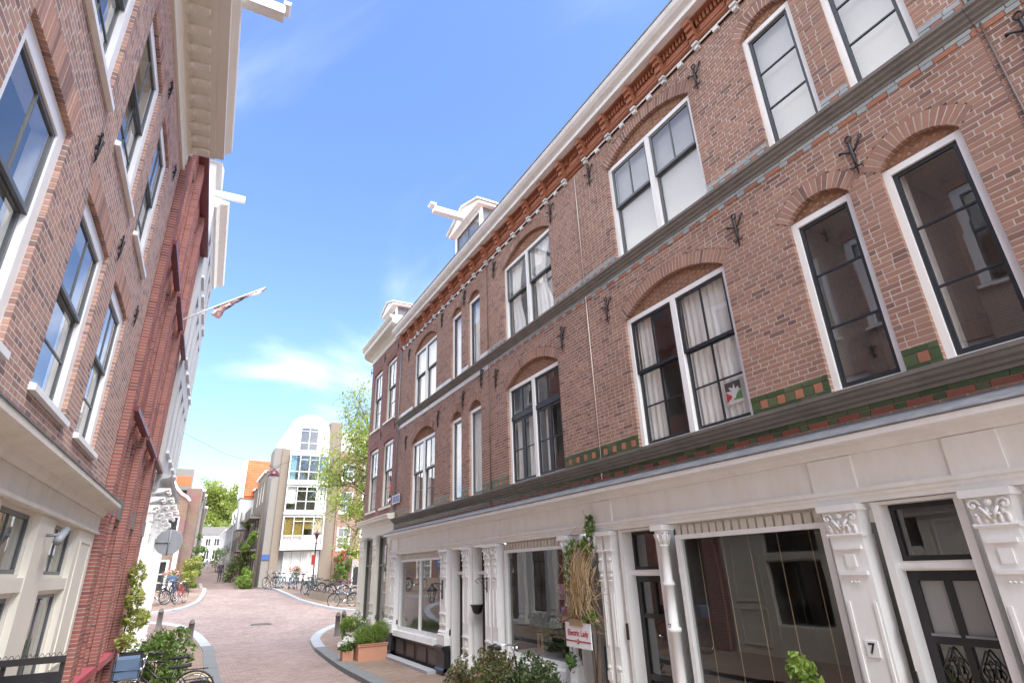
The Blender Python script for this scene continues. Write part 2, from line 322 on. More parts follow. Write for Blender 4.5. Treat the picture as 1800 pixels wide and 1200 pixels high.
def tag(o, label, cat, group=None):
    o['label'] = label; o['category'] = cat
    if group: o['group'] = group
    return o
def thing(name, label, cat, loc=(0, 0, 0), rot=0., group=None, off=(0, 0, 0)):
    o = bpy.data.objects.new(name, None); COL.objects.link(o); o.location = loc; o.rotation_euler = (0, 0, rot); o.empty_display_size = .2
    OFFS[o.name] = off; tag(o, label, cat, group); return o
class Frame:                       # a facade's own axes: x along it (to the right seen from the street), y into the house, z up
    def __init__(s, ox, oy, rot): s.o = (ox, oy); s.r = rot; s.c = math.cos(rot); s.s = math.sin(rot)
    def w(s, x, y=0, z=0): return (s.o[0]+x*s.c-y*s.s, s.o[1]+x*s.s+y*s.c, z)
    def thing(s, name, label, cat, x0, group=None, y0=0, z0=0): return thing(name, label, cat, s.w(x0, y0, z0), s.r, group, (x0, y0, z0))
def copy_tree(o, parent=None):
    c = o.copy(); COL.objects.link(c); c.parent = parent
    for ch in list(o.children): copy_tree(ch, c)
    return c
BT = np.array([(0, 0, 0), (1, 0, 0), (1, 1, 0), (0, 1, 0), (0, 0, 1), (1, 0, 1), (1, 1, 1), (0, 1, 1)], float)
BF = np.array([(0, 3, 2, 1), (4, 5, 6, 7), (0, 1, 5, 4), (1, 2, 6, 5), (3, 0, 4, 7)])
def boxes_mesh(name, B, off):      # B: n x 6 (x0,x1,y0,y1,z0,z1), open at the back
    B = np.asarray(B, float); n = len(B); lo = B[:, 0::2]; hi = B[:, 1::2]
    V = lo[:, None, :]+(hi-lo)[:, None, :]*BT[None]; V -= np.array(off)
    F = (BF[None]+8*np.arange(n)[:, None, None]).reshape(-1, 4)
    me = bpy.data.meshes.new(name); me.vertices.add(8*n); me.vertices.foreach_set('co', V.ravel()); me.loops.add(F.size); me.loops.foreach_set('vertex_index', F.ravel().astype(np.int32))
    me.polygons.add(len(F)); me.polygons.foreach_set('loop_start', np.arange(0, F.size, 4, dtype=np.int32)); me.polygons.foreach_set('use_smooth', np.zeros(len(F), bool)); me.update(calc_edges=True); me.validate(); return me
def sub(iv, a, b):
    out = []
    for p, q in iv:
        if b <= p or a >= q: out.append((p, q)); continue
        if a > p: out.append((p, a))
        if b < q: out.append((b, q))
    return out
def arch_geo(x0, x1, z1, rise):
    c = x1-x0; R = (c*c/4+rise*rise)/(2*rise); return (x0+x1)/2, z1+rise-R, R, math.asin(min(1, c/2/R))
def cut(op, z):                    # what an opening takes out of the course at height z
    x0, x1, z0, z1, rise, th = op
    if z < z0: return None
    if z < z1: return x0, x1
    if not rise: return None
    cx, cz, R, a = arch_geo(x0, x1, z1, rise); zt = z1+th*math.cos(a)
    if z < zt: h = (x1-x0)/2+(z-z1)*math.tan(a)
    else:
        d = (R+th)**2-(z-cz)**2
        if d <= 0: return None
        h = math.sqrt(d)
    return cx-h, cx+h
def brick_wall(th, fr, x0, x1, z0, z1, ops, mat, mortar='mortar', ch=.0635, L=.212, depth=.105, y=0., nbr=300, core=.26, jit=.0014, jx=.012, extra=None, rec=.0030, jz=.0062):
    rows = []; bricks = []; k = 0; z = z0
    while z < z1-.02:
        zz = z+ch/2; iv = [(x0, x1)]
        for op in ops:
            c = cut(op, zz)
            if c: iv = sub(iv, *c)
        if extra: iv = extra(iv, zz)
        rows.append((z, min(z+ch, z1), iv))
        w = L if k % 2 == 0 else L*.5; sh = (0, .25, .5, .75)[k % 4]*L
        for a, b in iv:
            if b-a < .03: continue
            p = math.floor((a-sh)/(w+jx))*(w+jx)+sh; run = []
            while p < b:
                p0, p1 = max(p, a), min(p+w, b)
                if p1-p0 > .004: run.append([p0, p1])
                p += w+jx
            if not run: continue
            run[0][0] = a; run[-1][1] = b          # no slivers at the jambs
            if len(run) > 1 and run[0][1]-run[0][0] < .055: run[1][0] = run[0][0]; run.pop(0)
            if len(run) > 1 and run[-1][1]-run[-1][0] < .055: run[-2][1] = run[-1][1]; run.pop()
            for p0, p1 in run: j = rng.uniform(-jit, jit, 3); bricks.append((p0, p1, y+j[0], y+depth, z+jz+j[1]*.6, z+ch-jz+j[2]*.6))
        z += ch; k += 1
    m = MB(); i = 0                # the mortar bed: one block for each run of equal courses
    while i < len(rows):
        j = i
        while j+1 < len(rows) and rows[j+1][2] == rows[i][2]: j += 1
        for a, b in rows[i][2]: m.box(a+.004, b-.004, y+rec, y+core, rows[i][0], rows[j][1])
        i = j+1
    wall = m.build('wall', mortar, th)
    B = np.array(bricks)
    full = np.where(np.abs(B[:, 1]-B[:, 0]-L) < .004)[0]
    if nbr and len(full):
        full = np.where(np.abs(B[:, 1]-B[:, 0]-L) < .004)[0]
        C = np.array([fr.w((B[i, 0]+B[i, 1])/2, y, (B[i, 4]+B[i, 5])/2) for i in full]); D = np.linalg.norm(C-np.array([0, 0, CAM_Z]), axis=1)
        sel = [full[i] for i in np.argsort(D) if in_view(C[i])][:nbr]
        me = boxes_mesh('brick', [(0, L, 0, depth, 0, ch-2*jz)], (0, 0, 0)); me.materials.append(MATS[mat]); off = OFFS[wall.name]
        for i in sel:
            o = bpy.data.objects.new('brick', me); COL.objects.link(o); o.parent = wall; o.location = (B[i, 0]-off[0], B[i, 2]-off[1], B[i, 4]-off[2])
        B = np.delete(B, sel, 0)
    if len(B): link('bricks', boxes_mesh('bricks', B, OFFS[th.name]), mat, wall, 'stuff')
    return wall
def arch_bricks(th, op, mat, y=0., n_sep=False, thick=.058):
    x0, x1, z0, z1, rise, t = op; cx, cz, R, a = arch_geo(x0, x1, z1, rise); n = max(3, int(2*a*(R+t*.5)/(thick+.009))); m = MB(); bk = MB()
    pr = []
    for i in range(-8, 9): pr.append((cx+R*math.sin(a*i/8), cz+R*math.cos(a*i/8)))
    for i in range(8, -9, -1): pr.append((cx+(R+t-.003)*math.sin(a*i/8), cz+(R+t-.003)*math.cos(a*i/8)))
    for i in range(16): bk.prism([pr[i], pr[i+1], pr[32-i], pr[33-i]], y+.004, y+.2)
    par = bk.build('arch', 'mortar', th)
    for i in range(n):
        c = -a+2*a*(i+.5)/n; g = .0065/(R+t*.5); e = a/n-g; j = random.uniform(-.002, .002)
        q = [(cx+r*math.sin(c+s*e), cz+r*math.cos(c+s*e)) for r, s in ((R-.004, -1), (R+t, -1), (R+t, 1), (R-.004, 1))]
        if n_sep: MB().prism(q, y+j, y+.11).build('brick', mat, par)
        else: m.prism(q, y+j, y+.11)
    if not n_sep: m.build('bricks', mat, par, 'stuff')
    return par
def tympanum(th, op, mat, y=.07):
    x0, x1, z0, z1, rise, t = op; cx, cz, R, a = arch_geo(x0, x1, z1, rise)
    p = [(cx+R*math.sin(a*i/10), cz+R*math.cos(a*i/10)) for i in range(-10, 11)]
    b = MB(); 
    for i in range(20): b.prism([p[i], p[i+1], (p[i+1][0], z1), (p[i][0], z1)], y+.006, y+.1)
    par = b.build('arch_infill', 'mortar_brown', th); m = MB(); bl, bh = .11, .052; n = int((x1-x0)/.04)
    for r in range(-2, 9):
        for c in range(-1, int((x1-x0)/.083)+2):
            px = x0+c*.0845; pz = z1+r*.083; sgn = 1 if c % 2 else -1; q = []
            for dx, dz in ((-bl/2, -bh/2), (bl/2, -bh/2), (bl/2, bh/2), (-bl/2, bh/2)):
                ca, sa = .7071, .7071*sgn; q.append((px+dx*ca-dz*sa, pz+dx*sa+dz*ca))
            q = [(min(max(a_, x0), x1), max(b_, z1)) for a_, b_ in q]; k_ = []
            for a_, b_ in q:
                d_ = math.hypot(a_-cx, b_-cz); f_ = min(1, (R-.001)/d_); k_.append((cx+(a_-cx)*f_, max(z1, cz+(b_-cz)*f_)))
            q = k_; ar_ = abs(sum(q[n_][0]*q[(n_+1) % 4][1]-q[(n_+1) % 4][0]*q[n_][1] for n_ in range(4)))/2
            if ar_ > .0009: m.prism(q, y-.001+random.uniform(-.002, .002), y+.05)
    m.build('bricks', mat, par, 'stuff')
# ---------------------------------------------------------------- windows
def rectframe(m, x0, x1, z0, z1, w, y0, y1, wb=None, wt=None):
    wb = w if wb is None else wb; wt = w if wt is None else wt
    m.box(x0, x0+w, y0, y1, z0, z1); m.box(x1-w, x1, y0, y1, z0, z1); m.box(x0+w, x1-w, y0, y1, z0, z0+wb); m.box(x0+w, x1-w, y0, y1, z1-wt, z1)
def sash(par, x0, x1, z0, z1, y, nc, nr, mat, w=.045, bar=.022, glass='glass', d=.035, wb=None):
    m = MB(); wb = wb or w; rectframe(m, x0, x1, z0, z1, w, y, y+d, wb); m.build('sash', mat, par)
    gx0, gx1, gz0, gz1 = x0+w, x1-w, z0+wb, z1-w
    cw = (gx1-gx0-bar*(nc-1))/nc; rh = (gz1-gz0-bar*(nr-1))/nr
    for i in range(nc-1): MB().box(gx0+(i+1)*cw+i*bar, gx0+(i+1)*(cw+bar), y+.004, y+d-.004, gz0, gz1).build('glazing_bar', mat, par)
    for j in range(nr-1):
        MB().box(gx0, gx1, y+.005, y+d-.005, gz0+(j+1)*rh+j*bar, gz0+(j+1)*(rh+bar)).build('glazing_bar', mat, par)
    for i in range(nc):
        for j in range(nr):
            a, c = gx0+i*(cw+bar), gz0+j*(rh+bar); t = random.uniform(-.0012, .0012); u = random.uniform(-.0012, .0012)
            MB().quad((a-.003, y+d/2+t, c-.003), (a+cw+.003, y+d/2-t+u, c-.003), (a+cw+.003, y+d/2+u-t, c+rh+.003), (a-.003, y+d/2-u, c+rh+.003)).build('pane', glass, par)
def curtain(par, x0, x1, z0, z1, y, mat='curtain', amp=.02, wl=.13, gather=0.):
    n = max(6, int((x1-x0)/.02)); vs = []; fs = []; rows = 5; ph = random.random()*6
    for r in range(rows+1):
        t = r/rows; z = z0+(z1-z0)*t; g = gather*math.sin(math.pi*min(1, (1-t)*1.2))
        for i in range(n+1): u = i/n; x = x0+(x1-x0)*u*(1-g); vs.append((x, y+amp*math.sin(2*math.pi*(x0+(x1-x0)*u)/wl+ph+.8*math.sin(7*u)), z))
    for r in range(rows):
        for i in range(n): fs.append((r*(n+1)+i, r*(n+1)+i+1, (r+1)*(n+1)+i+1, (r+1)*(n+1)+i))
    m = MB(); m.add(vs, fs, True); m.build('curtain', mat, par)
def interior(par, x0, x1, z0, z1, y0, y1, mat='room'):
    m = MB(); a = [(x0, y0, z0), (x1, y0, z0), (x1, y1, z0), (x0, y1, z0), (x0, y0, z1), (x1, y0, z1), (x1, y1, z1), (x0, y1, z1)]
    m.add(a, [(0, 1, 2, 3), (7, 6, 5, 4), (2, 1, 5, 6), (3, 2, 6, 7), (0, 3, 7, 4)]); m.build('interior', mat, par)
def window(th, x0, x1, z0, z1, style, fmat='white_paint', smat='sash_dark', y=.055, fw=.075, fd=.11, curt=None, cmat='curtain', room='room', glass='glass', sill=0):
    m = MB(); rectframe(m, x0, x1, z0, z1, fw, y, y+fd, fw*.7 if not sill else .03); mid = (x0+x1)/2
    lights = [(x0+fw, x1-fw)]
    if style in ('sash22', 'sash11', 'sash21', 'case'): m.box(mid-.05, mid+.05, y-.004, y+fd, z0+fw*.7, z1-fw); lights = [(x0+fw, mid-.05), (mid+.05, x1-fw)]
    f = m.build('window', fmat, th); b0 = z0+(fw*.7 if not sill else .03); t0 = z1-fw; H = t0-b0
    for a, b in lights:
        if style in ('sash22', 'sash11', 'sash21', 'd1', 'd2'):
            zs = b0+H*.56; nc_u, nc_l, nr_l = dict(sash22=(2, 2, 2), sash11=(1, 1, 1), sash21=(2, 1, 1), d1=(2, 1, 2), d2=(2, 2, 2))[style]
            sash(f, a, b, b0, zs+.03, y+.065, nc_l, nr_l, smat, glass=glass, wb=.06); sash(f, a, b, zs, t0, y+.02, nc_u, 1, smat, glass=glass)
        elif style == 'three': sash(f, a, b, b0, t0, y+.03, 1, 3, smat, glass=glass, wb=.06)
        elif style == 'one': sash(f, a, b, b0, t0, y+.03, 1, 1, smat, glass=glass, w=.055)
        elif style == 'case':
            zs = b0+H*.66; MB().box(a, b, y+.01, y+.1, zs, zs+.09).build('transom', smat, f); sash(f, a, b, zs+.09, t0, y+.03, 2, 1, smat, glass=glass)
            c = (a+b)/2; sash(f, a, c-.004, b0, zs, y+.03, 1, 2, smat, glass=glass, w=.055); sash(f, c+.004, b, b0, zs, y+.03, 1, 2, smat, glass=glass, w=.055)
    interior(f, x0+.01, x1-.01, z0+.01, z1+.05, y+fd+.002, y+1.3, room)
    for cx0, cx1, cz0, cz1, g in (curt or []):
        w = x1-x0; h = z1-z0
        if g == 'blind_or_sky_sheet': MB().box(x0+cx0*w, x0+cx1*w, y+fd+.02, y+fd+.024, z0+cz0*h, z0+cz1*h).build('blind_or_sky_sheet', 'sky_sheet_grey', f)  # flat pale sheet imitating the sky reflected in the panes
        else: curtain(f, x0+cx0*w, x0+cx1*w, z0+cz0*h, z0+cz1*h, y+fd+.022, cmat, gather=g, wl=random.uniform(.1, .2))
    if sill:
        s = MB(); s.prism_x([(-.06, z0-.09), (y+.06, z0-.09), (y+.06, z0+.0), (y-.01, z0+.0), (-.06, z0-.025)], x0-.05, x1+.05); s.build('sill', fmat, f)
    return f
def anchor(th, x, z, h=.52, y=0., fancy=True):
    m = MB(); s = h/.52; Y = y-.028
    m.tube([(x, Y, z-h/2), (x+.004, Y-.012, z-h*.1), (x, Y-.012, z+h*.25), (x, Y, z+h*.36)], [.007*s, .02*s, .02*s, .013*s], 6)
    m.tube([(x+.035*s*math.cos(t*.628), Y, z+h*.42+.04*s*math.sin(t*.628)) for t in range(10)], .011*s, 5, closed=True)
    if fancy:
        for sg in (-1, 1):
            m.tube([(x, Y, z+.03*s), (x+sg*.05*s, Y-.01, z+.06*s), (x+sg*.1*s, Y-.012, z+(.13 if sg > 0 else .09)*s), (x+sg*.13*s, Y, z+(.2 if sg > 0 else .1)*s)], [.014*s, .012*s, .012*s, .022*s], 5)
            m.tube([(x, Y, z-h*.3), (x+sg*.05*s, Y, z-h*.33), (x+sg*.075*s, Y, z-h*.26)], [.012*s, .01*s, .008*s], 5)
    m.box(x-.02*s, x+.02*s, y-.03, y+.02, z-.02, z+.02); m.build('wall_anchor', 'iron', th)
# ---------------------------------------------------------------- plants
def leaves(n, sampler, size, jit=.5, up=.3, fold=.25, asp=.55):
    P = np.array([sampler() for _ in range(n)]); S = size*(1+jit*rng.uniform(-1, 1, n)); d = rng.normal(size=(n, 3)); d /= np.linalg.norm(d, axis=1)[:, None]
    nn = rng.normal(size=(n, 3))*.8+np.array([0, 0, up]); nn -= d*(nn*d).sum(1)[:, None]; nn /= np.linalg.norm(nn, axis=1)[:, None]; w = np.cross(d, nn)
    h = S[:, None]*.5; a = P-d*h; c = P+d*h; b = P+w*h*asp+nn*h*fold; e = P-w*h*asp+nn*h*fold; V = np.stack([a, b, c, e], 1).reshape(-1, 3)
    F = (np.array([[0, 1, 2], [0, 2, 3]])[None]+4*np.arange(n)[:, None, None]).reshape(-1, 3); return V, F
def leaf_obj(name, mat, parent, VF, kind=None):
    V, F = VF; me = bpy.data.meshes.new(name); me.vertices.add(len(V)); me.vertices.foreach_set('co', V.ravel()); me.loops.add(F.size); me.loops.foreach_set('vertex_index', F.ravel().astype(np.int32))
    me.polygons.add(len(F)); me.polygons.foreach_set('loop_start', np.arange(0, F.size, 3, dtype=np.int32)); me.polygons.foreach_set('use_smooth', np.zeros(len(F), bool)); me.update(calc_edges=True); me.validate(); return link(name, me, mat, parent, kind)
def blob(clumps):                 # clumps: list of (cx,cy,cz,rx,ry,rz); points lie mostly near each clump's skin
    w = np.array([c[3]*c[4]+c[3]*c[5]+c[4]*c[5] for c in clumps]); w = w/w.sum()
    def f():
        c = clumps[rng.choice(len(clumps), p=w)]; d = rng.normal(size=3); d /= np.linalg.norm(d); r = rng.uniform(.35, 1)**.45*rng.uniform(.85, 1.12); return (c[0]+d[0]*c[3]*r, c[1]+d[1]*c[4]*r, c[2]+d[2]*c[5]*r)
    return f
def clumpset(n, R, r, flat=1.):
    out = []
    for _ in range(n):
        d = rng.normal(size=3); d /= np.linalg.norm(d); q = rng.uniform(.3, 1)**.6; s = r*rng.uniform(.6, 1.3); out.append((d[0]*R[0]*q, d[1]*R[1]*q, d[2]*R[2]*q, s, s, s*flat))
    return out
def bush(name, label, loc, R, mat, n=900, leaf=.07, clumps=12, cr=.35, group=None, cat='bush', stems=True, base=0.):
    t = thing(name, label, cat, loc, 0, group); cs = [(a, b, c+R[2]+base, d, e, f) for a, b, c, d, e, f in clumpset(clumps, R, cr*min(R))]
    leaf_obj('foliage', mat, t, leaves(n, blob(cs), leaf), 'stuff')
    if stems:
        m = MB()
        for c in cs[:9]: m.tube([(c[0]*.15, c[1]*.15, 0), (c[0]*.5, c[1]*.5, c[2]*.5), c[:3]], [.014, .01, .005], 5)
        m.build('stem', 'bark', t)
    return t
def tree(name, label, loc, trunk_h, cc, R, nl, leaf, mat, nb=26, group=None, tr=.2, seed=1, lean=(0, 0)):
    rs = random.Random(seed); t = thing(name, label, 'tree', loc, 0, group); m = MB(); top = Vector((lean[0], lean[1], trunk_h)); tips = []
    m.tube([(0, 0, 0), (lean[0]*.3, lean[1]*.3, trunk_h*.5), top], [tr, tr*.8, tr*.65], 8); C = Vector(cc)
    lead = C+Vector((0, 0, R[2]*.7)); m.tube([top, top.lerp(lead, .5)+Vector((rs.uniform(-.3, .3), 0, 0)), lead], [tr*.6, tr*.35, .02], 6)
    for i in range(nb):
        while True:
            d = Vector((rs.uniform(-1, 1), rs.uniform(-1, 1), rs.uniform(-.9, 1)))
            if .3 < d.length < 1: break
        e = C+Vector((d.x*R[0], d.y*R[1], d.z*R[2])); s = top.lerp(lead, rs.uniform(0, .7)); mid = s.lerp(e, .5)+Vector((rs.uniform(-.1, .1)*R[0], rs.uniform(-.1, .1)*R[1], .12*R[2]))
        w = tr*.3; m.tube([s, mid, e], [w, w*.55, .012], 5); tips.append((e, mid))
        for k in range(4):
            b = mid.lerp(e, rs.uniform(.1, .9)); q = b+Vector((rs.gauss(0, .22)*R[0], rs.gauss(0, .22)*R[1], rs.gauss(.02, .2)*R[2])); m.tube([b, b.lerp(q, .5)+Vector((0, 0, .03*R[2])), q], [w*.35, w*.2, .008], 4); tips.append((q, b))
    m.build('trunk', 'bark', t)
    def f():
        e, b = tips[rng.integers(len(tips))]; p = b.lerp(e, rng.uniform(.25, 1.15)); s = .075*min(R)+.05; return (p.x+rng.normal()*s, p.y+rng.normal()*s, p.z+rng.normal()*s*.8)
    leaf_obj('crown', mat, t, leaves(nl, f, leaf), 'stuff'); return t
def text_mesh(body, size, name='lettering', ext=.002, bold=0.):
    c = bpy.data.curves.new('txt', 'FONT'); c.body = body; c.size = size; c.extrude = ext; c.offset = bold; c.align_x = 'CENTER'; c.align_y = 'CENTER'; c.resolution_u = 2
    o = bpy.data.objects.new('txt', c); COL.objects.link(o); dg = bpy.context.evaluated_depsgraph_get(); me = bpy.data.meshes.new_from_object(o.evaluated_get(dg)); bpy.data.objects.remove(o); me.name = name; me.materials.clear(); return me
def put_text(body, size, mat, parent, loc, rot=(math.pi/2, 0, 0), bold=0., name='lettering', sx=1.):
    me = text_mesh(body, size, name, bold=bold); o = link(name, me, mat, parent); off = OFFS.get(parent.name, (0, 0, 0)); o.location = tuple(a-b for a, b in zip(loc, off)); o.rotation_euler = rot; o.scale = (sx, 1, 1); return o
# ---------------------------------------------------------------- ground
GY = [-400, 26.5, 29, 34, 40, 43, 45, 48, 52, 65, 80, 100, 120, 160, 900]; GZ = [0, 0, .18, .72, 1.38, 1.64, 1.70, 1.66, 1.55, 2.15, 3.05, 4.3, 5.3, 6.2, 6.2]
BY = [26.5, 34, 44, 52, 60]; BW = [0, .5, 1, .6, 0]
def g(x, y): return float(np.interp(y, GY, GZ)-np.interp(y, BY, BW)*.045*(min(9, max(-3, x))-2.5))
def strip(name, ys, xl, xr, mat, dz, nx=4, skirt=0):
    vs = []; fs = []
    for y in ys:
        a, b = xl(y), xr(y)
        for i in range(nx+1): x = a+(b-a)*i/nx; vs.append((x, y, g(x, y)+dz))
    for j in range(len(ys)-1):
        for i in range(nx): k = j*(nx+1)+i; fs.append((k, k+1, k+nx+2, k+nx+1))
    m = MB(); m.add(vs, fs, True); o = m.build(name, mat); o['kind'] = 'structure'; return o
ys = list(np.arange(-40, 24, 4.))+list(np.arange(24, 64, .5))+list(np.arange(64, 180, 4.))+[200, 300, 500, 900]
xs = [-600, -100, -30, -10]+list(np.arange(-6, 14, 1.))+[16, 20, 40, 100, 600]
vs = [(x, y, g(x, y)) for y in ys for x in xs]; nx = len(xs)
MB().add(vs, [(j*nx+i, j*nx+i+1, (j+1)*nx+i+1, (j+1)*nx+i) for j in range(len(ys)-1) for i in range(nx-1)], True).build('road', 'road_pavers')['kind'] = 'structure'
def kfun(pts): p = sorted(pts, key=lambda q: q[1]); X = [q[0] for q in p]; Y = [q[1] for q in p]; return lambda y: float(np.interp(y, Y, X))
KR = [(4.2, -30), (4.2, 15), (4.18, 17.2), (4.28, 19.6), (4.45, 22.5), (4.8, 25.1), (5.2, 26.6), (5.75, 27.9), (6.6, 29.1), (8.1, 30.1), (11, 30.9), (15, 31.3)]
KL = [(1.25, -30), (1.25, 17.6), (1.32, 21), (1.42, 24.5), (1.36, 26.6), (1.15, 28.6), (.8, 30.2), (.2, 31.6), (-.8, 32.4), (-3.5, 32.8)]
KFL = [(-6, 34.2), (-1.0, 34.6), (-.1, 35.1), (.7, 36.3), (1.15, 38.0), (1.42, 40.5), (1.54, 43), (1.6, 46), (1.7, 60), (2.0, 90), (2.4, 130)]
KFR = [(14, 31.9), (9.4, 32.1), (8.5, 32.7), (7.6, 33.8), (6.9, 35.4), (6.3, 37.5), (5.85, 41), (5.55, 44), (5.0, 50), (4.6, 60), (4.3, 80), (4.3, 130)]
def pavement(name, K, side, far, ylim, mat='pavement_pavers'):
    k = kfun(K); y0, y1 = ylim; yy = sorted(set(list(np.arange(y0, y1, .5 if y1-y0 < 80 else 1.))+[y1]))
    o = strip(name, yy, (lambda y: k(y)) if side > 0 else (lambda y: far), (lambda y: far) if side > 0 else (lambda y: k(y)), mat, .10)
    return o
def kerb(par, K, side, mats, w=.3, ylim=(-5, 60), L=.95):
    pts = [Vector((x, y)) for x, y in K]; out = []; seg = []
    for a, b in zip(pts, pts[1:]):
        n = max(1, int((b-a).length/.1))
        seg += [a.lerp(b, i/n) for i in range(n)]
    i = 0; step = int(L/.1)
    while i+step < len(seg):
        a, b = seg[i], seg[i+step]; i += step
        if not (ylim[0] <= a.y <= ylim[1]): continue
        d = (b-a); ln = d.length; d.normalize(); nrm = Vector((d.y, -d.x))*side; g0 = .006; m = MB(); e = random.uniform(-.004, .004)
        q = [a+d*g0-nrm*.02, b-d*g0-nrm*.02, b-d*g0+nrm*w, a+d*g0+nrm*w]
        if side < 0: q = q[::-1]
        lo = [(p.x, p.y, g(p.x, p.y)-.1) for p in q]; hi = [(p.x, p.y, g(p.x, p.y)+.118+e) for p in q]
        m.add(lo+hi, [(0, 3, 2, 1), (4, 5, 6, 7), (0, 1, 5, 4), (1, 2, 6, 5), (2, 3, 7, 6), (3, 0, 4, 7)]); m.build('kerb_stone', mats(a.y), par)
pr = pavement('pavement_right', KR, 1, 9., (-25, 29.8)); kerb(pr, KR, 1, lambda y: 'granite_light' if 22 < y < 28.5 else 'granite_dark', .34, (8, 33))
pl = pavement('pavement_left', KL, -1, -4., (-25, 32.3)); kerb(pl, KL, -1, lambda y: 'granite_light' if y > 25 else 'granite_dark', .34, (10, 33))
pfl = pavement('pavement_far_left', KFL, -1, -8., (34.2, 128)); kerb(pfl, KFL, -1, lambda y: 'granite_light', .2, (33, 60))
pfr = pavement('pavement_far_right', KFR, 1, 16., (32.0, 128)); kerb(pfr, KFR, 1, lambda y: 'granite_light', .2, (31, 60))
# ---------------------------------------------------------------- the brick terrace on the right
FR = Frame(6.0, 19.2, -math.pi/2)
Z1, T1, Z2, T2 = 4.08, 6.3, 7.42, 9.5
def tiles(th, x0, x1, z, h, pattern, y=-.009):
    x = x0; i = 0; cache = tiles.c; par = th; off = OFFS[par.name]
    while x < x1-.03:
        mat, w = pattern[i % len(pattern)]; w2 = min(w, x1-x); key = (mat, round(w2, 3), h)
        if key not in cache: me = boxes_mesh('tile', [(0.004, w2-.004, 0, .05, .003, h-.003)], (0, 0, 0)); me.materials.append(MATS[mat]); cache[key] = me
        o = bpy.data.objects.new('tile', cache[key]); COL.objects.link(o); o.parent = par; o.location = (x-off[0], y-off[1]+random.uniform(-.0015, .0015), z-off[2]); OFFS[o.name] = off; x += w; i += 1
tiles.c = {}
def gaps(x0, x1, wins):
    iv = [(x0, x1)]
    for w in wins: iv = sub(iv, w[0], w[1])
    return iv
def string_course(th, x0, x1, zt, mat='stone_grey', k=1.):
    a = x0+.002; b = x1-.002
    MB().sweep([(-.02, zt-.20), (.02*k, zt-.20), (.022*k, zt-.165), (.05*k, zt-.15), (.055*k, zt-.12), (.09*k, zt-.10), (.098*k, zt-.065), (.125*k, zt-.055), (.13*k, zt-.015), (-.02, zt-.002)], [(a, 0), (b, 0)]).build('string_course', mat, th)
def cornice(th, x0, x1, cons):
    MB().box(x0, x1, -.03, .2, 10.12, 10.62).build('frieze', 'terracotta_frieze', th)
    m = MB(); a, b = x0+.002, x1-.002
    m.sweep([(.02, 10.17), (.06, 10.175), (.085, 10.2), (.085, 10.225), (.06, 10.25), (.02, 10.255)], [(a, 0), (b, 0)]); m.sweep([(.02, 10.585), (.14, 10.585), (.14, 10.618), (.02, 10.618)], [(a, 0), (b, 0)])
    m.sweep([(.02, 10.27), (.045, 10.27), (.045, 10.29), (.02, 10.29)], [(a, 0), (b, 0)]); m.build('frieze_moulding', 'terracotta_frieze', th)
    r = MB(); x = x0+.05
    while x < x1-.05: r.box(x, x+.04, -.085, -.03, 10.44, 10.575); x += .075
    r.build('dentils', 'terracotta_frieze', th, 'stuff')
    for c0, c1 in zip(cons, cons[1:]):
        if x0 <= (c0+c1)/2 < x1: MB().box(max(x0, c0+.13), min(x1, c1-.13), -.05, -.03, 10.305, 10.42).build('frieze_panel', 'terracotta_frieze', th)
    for c in cons:
        if not x0 <= c < x1: continue
        k = MB()
        for i, (o, z0, z1) in enumerate(((.09, 10.17, 10.26), (.12, 10.262, 10.35), (.10, 10.352, 10.40), (.15, 10.402, 10.48), (.19, 10.482, 10.58))): k.box(c-.065, c+.065, -.03-o, -.02, z0, z1)
        co = k.build('console', 'terracotta_frieze', th)
        d = MB(); d.box(c-.055, c+.055, -.10, -.001, 10.115, 10.165); d.box(c-.04, c+.04, -.07, -.001, 10.045, 10.11); d.build('console_foot', 'tile_white', co)
        if c+.76 <= x1+.4:
            l = MB(); l.box(c+.065, c+.69, -.045, .0, 10.12, 10.15); l.box(c+.33, c+.43, -.05, .0, 10.05, 10.117); l.build('tile_strip', 'tile_white', co)
    MB().sweep([(-.05, 10.622), (.28, 10.622), (.28, 10.72), (.31, 10.74), (.36, 10.76), (.41, 10.82), (.43, 10.87), (.43, 10.905), (-.05, 10.93)], [(x0, 0), (x1, 0)]).build('cornice', 'white_paint', th)
    MB().sweep([(.37, 10.91), (.445, 10.908), (.45, 10.93), (.37, 10.945)], [(x0, 0), (x1, 0)]).build('gutter_edge', 'gutter_grey', th)
def pantile_roof(th, x0, x1, y0, z0, y1, z1, mat='roof_tile', name='roof'):
    m = MB(); n = 12; L = math.hypot(y1-y0, z1-z0); uy, uz = (y1-y0)/L, (z1-z0)/L; ny, nz = -uz, uy
    par = MB().prism_x([(y0, z0-.05), (y1, z1-.05), (y1, z1-.2), (y0, z0-.2)], x0, x1).build(name, mat, th); s = 0
    while s < L-.05:
        x = x0
        while x < x1-.02:
            w = min(.24, x1-x); pts = []
            for k in range(5):
                u = k/4; h = .035*math.sin(math.pi*u)+.012
                for t, e in ((s, .035), (s+.36, 0)): pts.append((x+w*u, y0+uy*t+ny*(h+e), z0+uz*t+nz*(h+e)))
            m.add(pts, [(2*k, 2*k+2, 2*k+3, 2*k+1) for k in range(4)], True); x += .24
        s += .32
    m.build('roof_tiles', mat, par, 'stuff'); return par
